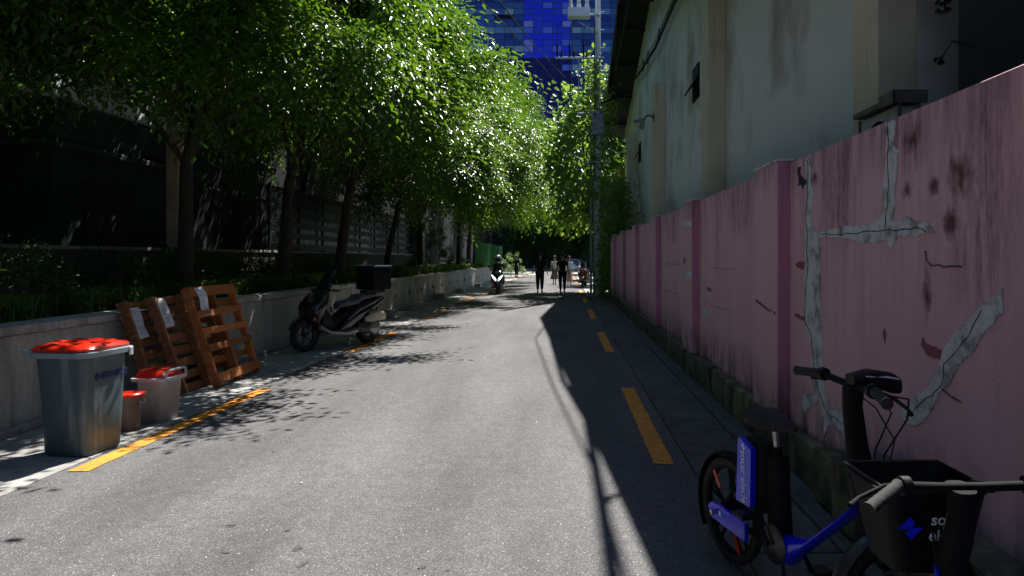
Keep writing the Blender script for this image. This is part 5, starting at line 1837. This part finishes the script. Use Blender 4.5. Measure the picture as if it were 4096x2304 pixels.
for sy in (-1, 1):
    MB().box(-1.2, .5, sy * .70 - .01, sy * .70 + .01, 1.05, 1.34, .02).build('side_window', M['darkglass'], car)
    MB().box(1.93, 1.985, sy * .55 - .14, sy * .55 + .14, .62, .74, .02).build('headlight', M['whitetrim'], car)
    for x in (1.25, -1.25):
        wheel(car, 'wheel', (x, sy * .76, .31), .31, .2, .2, 5)
MB().box(1.96, 2.01, -.45, .45, .42, .54, .01).build('grille', M['matte_black'], car)
MB().box(2.0, 2.02, -.25, .25, .34, .42, .004).build('number_plate', M['whitetrim'], car)

# ---------------------------------------------------------------- shared e-bikes
def ebike(label, rear, heading, steer, whb=1.10, bz=0.0, sweep=0.0, display=True, basket=True):
    """local: x forward from the rear axle, y left, z up"""
    t = thing('electric_bicycle', label, 'bicycle', (rear[0], rear[1], .012), heading, 'shared electric bicycles by the pink wall')
    r = .27
    hx = .97 * whb / 1.10
    SM = Matrix.Translation((hx, 0, 0)) @ Matrix.Rotation(steer, 4, 'Z') @ Matrix.Translation((-hx, 0, 0))
    def wh(name, loc, sm=None):
        h = MB()
        m4 = Matrix.Rotation(R(90), 4, 'X')
        h.lathe([(r - .045, -.016), (r - .03, -.024), (r - .01, -.020), (r, 0), (r - .01, .020), (r - .03, .024), (r - .045, .016)], 44, m4, True)
        h.xf((sm or Matrix()) @ Matrix.Translation(loc))
        w = h.build(name, M['rubber'], t, smooth=True)
        q = MB()
        q.lathe([(r - .062, -.012), (r - .044, -.017), (r - .044, .017), (r - .062, .012)], 44, m4, True)
        q.lathe([(.02, -.045), (.055, -.035), (.06, 0), (.055, .035), (.02, .045)], 22, m4)
        for k in range(5):
            a = 2 * math.pi * k / 5 + .3
            for s_ in (-.012, .012):
                c_, sn = math.cos(a), math.sin(a)
                q.tube([(c_ * .04 - sn * s_, s_, sn * .04 + c_ * s_), (c_ * (r - .055) - sn * s_ * 2.2, s_ * .3, sn * (r - .055) + c_ * s_ * 2.2)], .0085, 6)
        q.xf((sm or Matrix()) @ Matrix.Translation(loc))
        q.build('rim', M['matte_black'], w, smooth=True)
        for a in ((2.3, -1.1) if sm is None else (.7,)):
            c_, sn = math.cos(a), math.sin(a)
            f = MB().box(-.012, .012, -.005, .005, -.05, .05, .003)
            f.xf((sm or Matrix()) @ Matrix.Translation((loc[0] + c_ * .17, -.016, loc[2] + sn * .17)) @ Matrix.Rotation(R(90) - a, 4, 'Y'))
            f.build('reflector', M['redref'], w)
        return w
    wh('rear_wheel', (0, 0, r))
    wh('front_wheel', (hx + .12, 0, r), SM)
    def guard(a0, a1, cx, m, nm, sm=None):
        s = MB(); rings = []
        for k in range(15):
            a = R(a0 + (a1 - a0) * k / 14)
            d = Vector((math.cos(a), 0, math.sin(a)))
            c_ = Vector((cx, 0, r)) + d * (r + .022)
            rings.append([c_ + Vector((0, yy, 0)) + d * zz for yy, zz in ((-.036, -.008), (-.026, .004), (0, .010), (.026, .004), (.036, -.008), (.024, .0), (0, .005), (-.024, .0))])
        s.loft(rings); s.xf(sm or Matrix())
        return s.build(nm, M[m], t, smooth=True)
    guard(38, 215, 0, 'matte_black', 'rear_mudguard')
    guard(-25, 165, hx + .12, 'darksteel', 'front_mudguard', SM)
    # frame
    bb = Vector((.43, 0, .27))
    s = MB()
    dt = [Vector((hx - .045, 0, .64)), Vector((hx - .14, 0, .545)), Vector((.62, 0, .33)), Vector((.52, 0, .265)), Vector((.42, 0, .245))]
    s.loft([seg_ring(p, Yv, (Vector((.62, 0, .78)) if i < 3 else Vector((.1, 0, .99))), .046, .068, 16, 2.6) for i, p in enumerate(dt)])
    s.build('down_tube', M['blue'], t, smooth=True)
    MB().tube([(.43, 0, .22), (.41, 0, .55), (.39, 0, .70)], .024, 12).build('seat_tube', M['matte_black'], t, smooth=True)
    s = MB(); s.loft([seg_ring(p, Yv, X_, .040, .055, 16, 4) for p, X_ in ((Vector((.42, 0, .27)), Vector((1, 0, .1))), (Vector((.40, 0, .5)), Vector((1, 0, .1))), (Vector((.39, 0, .66)), Vector((1, 0, .1))))])
    s.build('battery_case', M['matte_black'], t, smooth=True)
    MB().tube([(.39, 0, .66), (.375, 0, .78)], .015, 10).build('seat_post', M['steel'], t, smooth=True)
    s = MB()
    s.loft([seg_ring((.13, 0, .865), Yv, Zv, .050, .022, 16), seg_ring((.17, 0, .855), Yv, Zv, .105, .040, 16), seg_ring((.24, 0, .845), Yv, Zv, .10, .042, 16), seg_ring((.31, 0, .845), Yv, Zv, .055, .034, 16), seg_ring((.40, 0, .848), Yv, Zv, .026, .022, 16), seg_ring((.425, 0, .845), Yv, Zv, .012, .010, 16)])
    s.xf(Matrix.Translation((.10, 0, -.035)))
    s.build('saddle', M['rubber'], t, smooth=True)
    for sy in (-1, 1):
        MB().tube([(0, sy * .058, r), (.20, sy * .055, .26), (.40, sy * .035, .25)], [.012, .014, .017], 8).build('chain_stay', M['matte_black'], t, smooth=True)
        MB().tube([(0, sy * .058, r), (.15, sy * .05, .47), (.33, sy * .02, .62)], .011, 8).build('seat_stay', M['matte_black'], t, smooth=True)
    # blue panels on the right-hand side
    s = MB()
    s.poly([(.0, 0, 0), (.118, 0, .0), (.125, 0, .275), (.03, 0, .315), (.015, 0, .30)], .030, (0, 1, 0))
    pnl = s.build('side_panel', M['blue'], t, loc=(.185, -.090, .395))
    s = MB()
    s.poly([(.0, 0, .0), (.32, 0, -.012), (.32, 0, .075), (.02, 0, .080), (-.02, 0, .05)], .022, (0, 1, 0))
    cg = s.build('chain_guard', M['blue'], t, loc=(-.05, -.098, .232))
    MB().box(-.012, .012, -.004, -.001, -.012, .012, .002).build('guard_badge', M['letter'], cg, loc=(.10, 0, .045))
    MB().lathe([(.0, -.01), (.014, -.008), (.014, .008), (0, .012)], 10, Matrix.Translation((0, -.115, r)) @ Matrix.Rotation(R(90), 4, 'X')).build('axle_nut', M['steel'], t, smooth=True)
    MB().box(.16, .37, -.055, .05, .38, .70, .012).build('battery_box', M['matte_black'], t)
    # lettering runs down the panel
    text_mesh('socar elecle', .066, M['letter'], 'lettering', pnl, face_m((.066, -.002, .132), (.02, 0, -1), (1, 0, .02)), .0006, .80, .0006)
    bolt_mark(pnl, face_m((.064, -.0015, .277), (1, 0, 0), (0, 0, 1)), .021, 'letter')
    # cranks
    m4 = Matrix.Translation((.43, -.05, .27)) @ Matrix.Rotation(R(90), 4, 'X')
    ck = MB().lathe([(.02, -.006), (.085, -.004), (.09, 0), (.085, .004), (.02, .008)], 26, m4).build('chainring', M['darksteel'], t, smooth=True)
    for sg in (-1, 1):
        a = Vector((.43, sg * .075, .27)); b_ = a + Vector((sg * .12, 0, -sg * .10))
        cr_ = MB().tube([a, b_], [.012, .010], 8).build('crank_arm', M['matte_black'], t, smooth=True)
        MB().box(b_.x - .045, b_.x + .045, min(b_.y, b_.y + sg * .09), max(b_.y, b_.y + sg * .09), b_.z - .011, b_.z + .011, .004).build('pedal', M['black'], cr_)
    MB().tube([(.36, .06, .24), (.30, .10, .08), (.27, .13, .005)], .010, 8).build('kickstand', M['steel'], t, smooth=True)
    # head tube (fixed), steered front end
    MB().tube([(hx - .022, 0, .50), (hx - .055, 0, .70)], .034, 14).build('head_tube', M['matte_black'], t, smooth=True)
    def S(b, nm, m, par=t, **k):
        b.xf(SM); return b.build(nm, M[m], par, smooth=True, **k)
    for sy in (-1, 1):
        S(MB().tube([(hx + .12, sy * .055, r), (hx + .04, sy * .052, .50), (hx + .0, sy * .02, .58)], [.012, .016, .018], 8), 'fork_blade', 'matte_black')
    s = MB(); s.loft([seg_ring((hx - .03, 0, .68), Yv, (1, 0, .2), .038, .042, 16, 3), seg_ring((hx - .07, 0, .86 + bz * .5), Yv, (1, 0, .2), .034, .038, 16, 3), seg_ring((hx - .09, 0, 1.02 + bz), Yv, (1, 0, .2), .030, .034, 16, 3), seg_ring((hx - .085, 0, 1.10 + bz), Yv, (1, 0, .2), .036, .038, 16, 3)])
    S(s, 'stem', 'matte_black')
    bar = MB().tube([(hx - .15 - sweep, -.315, 1.105 + bz - sweep * .3), (hx - .115, -.20, 1.115 + bz), (hx - .085, -.06, 1.10 + bz), (hx - .085, .06, 1.10 + bz), (hx - .115, .20, 1.115 + bz), (hx - .15 - sweep, .315, 1.105 + bz - sweep * .3)], .0135, 10)
    bar = S(bar, 'handlebar', 'matte_black')
    for sy in (-1, 1):
        gs_ = MB()
        p0_, p1_ = Vector((hx - .115, sy * .195, 1.115 + bz)), Vector((hx - .155 - sweep, sy * .33, 1.104 + bz - sweep * .3))
        rings_r = []
        pts_ = []
        for k in range(15):
            f = k / 14
            pts_.append(p0_.lerp(p1_, f)); rings_r.append(.0175 + (.0012 if k % 2 else 0) + (.003 if k in (0, 14) else 0))
        gs_.tube(pts_, rings_r, 16)
        S(gs_, 'grip', 'rubber', bar)
        S(MB().tube([(hx - .08, sy * .17, 1.105 + bz), (hx - .045, sy * .20, 1.09 + bz), (hx - .06 - sweep * .6, sy * .30, 1.075 + bz), (hx - .08 - sweep, sy * .345, 1.07 + bz)], [.009, .008, .006, .008], 8), 'brake_lever', 'matte_black', bar)
        S(MB().tube([p0_ + Vector((.004, sy * -.030, 0)), p0_ + Vector((.0, sy * -.004, 0))], [.026, .027], 14), 'twist_collar', 'black', bar)
    bm_off = Matrix.Translation((0, 0, bz))
    s = MB(); s.loft([seg_ring((hx - .10, 0, 1.125), Yv, Zv, .035, .02, 16, 3), seg_ring((hx - .02, 0, 1.13), Yv, Zv, .055, .032, 16, 3), seg_ring((hx + .06, 0, 1.11), Yv, Zv, .050, .040, 16, 3), seg_ring((hx + .09, 0, 1.10), Yv, Zv, .035, .032, 16, 3)])
    s.xf(bm_off)
    if not display:
        s.bm.clear()
    ds = S(s, 'display_unit', 'black') if display else bar
    s = MB(); s.loft([seg_ring((hx - .06, 0, 1.142), Yv, Zv, .05, .003, 16, 3), seg_ring((hx + .02, 0, 1.139), Yv, Zv, .0565, .005, 16, 3), seg_ring((hx + .07, 0, 1.130), Yv, Zv, .052, .004, 16, 3)])
    s.xf(bm_off)
    if display:
        S(s, 'trim_line', 'whitetrim', ds)
    # cables from the bar down to the frame
    cbs = MB()
    for sy in (-1, 1):
        cbs.tube([(hx - .07, sy * .17, 1.10 + bz), (hx + .06, sy * .12, 1.07 + bz), (hx + .10, sy * .05, .98 + bz), (hx + .02, sy * .03, .84), (hx - .0, sy * .02, .66)], .0035, 6)
    cbs.tube([(hx - .07, .15, 1.10 + bz), (hx + .04, .06, 1.0 + bz), (hx + .05, -.05, .9 + bz * .5), (hx - .01, -.03, .62)], .003, 6)
    S(cbs, 'brake_cable', 'black')
    if not basket:
        return t
    # basket
    s = MB()
    bz0, bz1 = .62, .88
    s.loft([seg_ring((hx + .15, 0, bz0), X0, Yv, .10, .12, 24, 6) for X0 in (Vector((1, 0, 0)),)] +
           [seg_ring((hx + .16, 0, bz1 - .02), (1, 0, 0), Yv, .14, .165, 24, 6), seg_ring((hx + .16, 0, bz1), (1, 0, 0), Yv, .152, .178, 24, 6), seg_ring((hx + .16, 0, bz1), (1, 0, 0), Yv, .138, .163, 24, 6), seg_ring((hx + .15, 0, bz0 + .015), (1, 0, 0), Yv, .092, .112, 24, 6)])
    bk = S(s, 'basket', 'black')
    rim_ = MB().tube([(hx + .012, -.16, bz1 + .004), (hx + .012, .16, bz1 + .004), (hx + .308, .16, bz1 + .004), (hx + .308, -.16, bz1 + .004)], .006, 6, close=True)
    S(rim_, 'basket_rim', 'darksteel', bk)
    S(MB().tube([(hx + .02, 0, .60), (hx + .0, 0, .68)], .02, 8), 'basket_bracket', 'darksteel', bk)
    # lettering on the basket face that looks back at the rider
    fm = SM @ face_m((hx + .008, -.02, .775), (.0, -1, 0), (-.18, 0, 1))
    text_mesh('socar\nelecle', .052, M['letter'], 'lettering', bk, fm, .0006, .95, .0004)
    bolt_mark(bk, SM @ face_m((hx + .008, .095, .775), (0, -1, 0), (-.18, 0, 1)), .040, 'blue')
    return t
def bolt_mark(parent, m4, s_, mat):
    b = MB()
    for sg in (1, -1):
        pts = [(sg * -.95, sg * -.05), (sg * -.1, sg * .95), (sg * .35, sg * .35), (sg * .0, sg * .0), (sg * -.3, sg * -.05)]
        b.poly([(x * s_, y * s_ + sg * .0, 0.0) for x, y in pts], .001, (0, 0, 1))
    b.xf(m4)
    b.build('bolt_emblem', M[mat], parent)
h1 = Vector((.312, -.950))
ebike('black and blue shared e-bike leaning beside the pink wall, front wheel turned to the wall', (.875, 3.50), math.atan2(h1.y, h1.x), R(78), 1.13, basket=False)
ebike('nearest shared e-bike at the lower right, only its bar grip and basket in view', (1.15, 1.10), R(91), R(0), 1.02, -.17, .06, False)
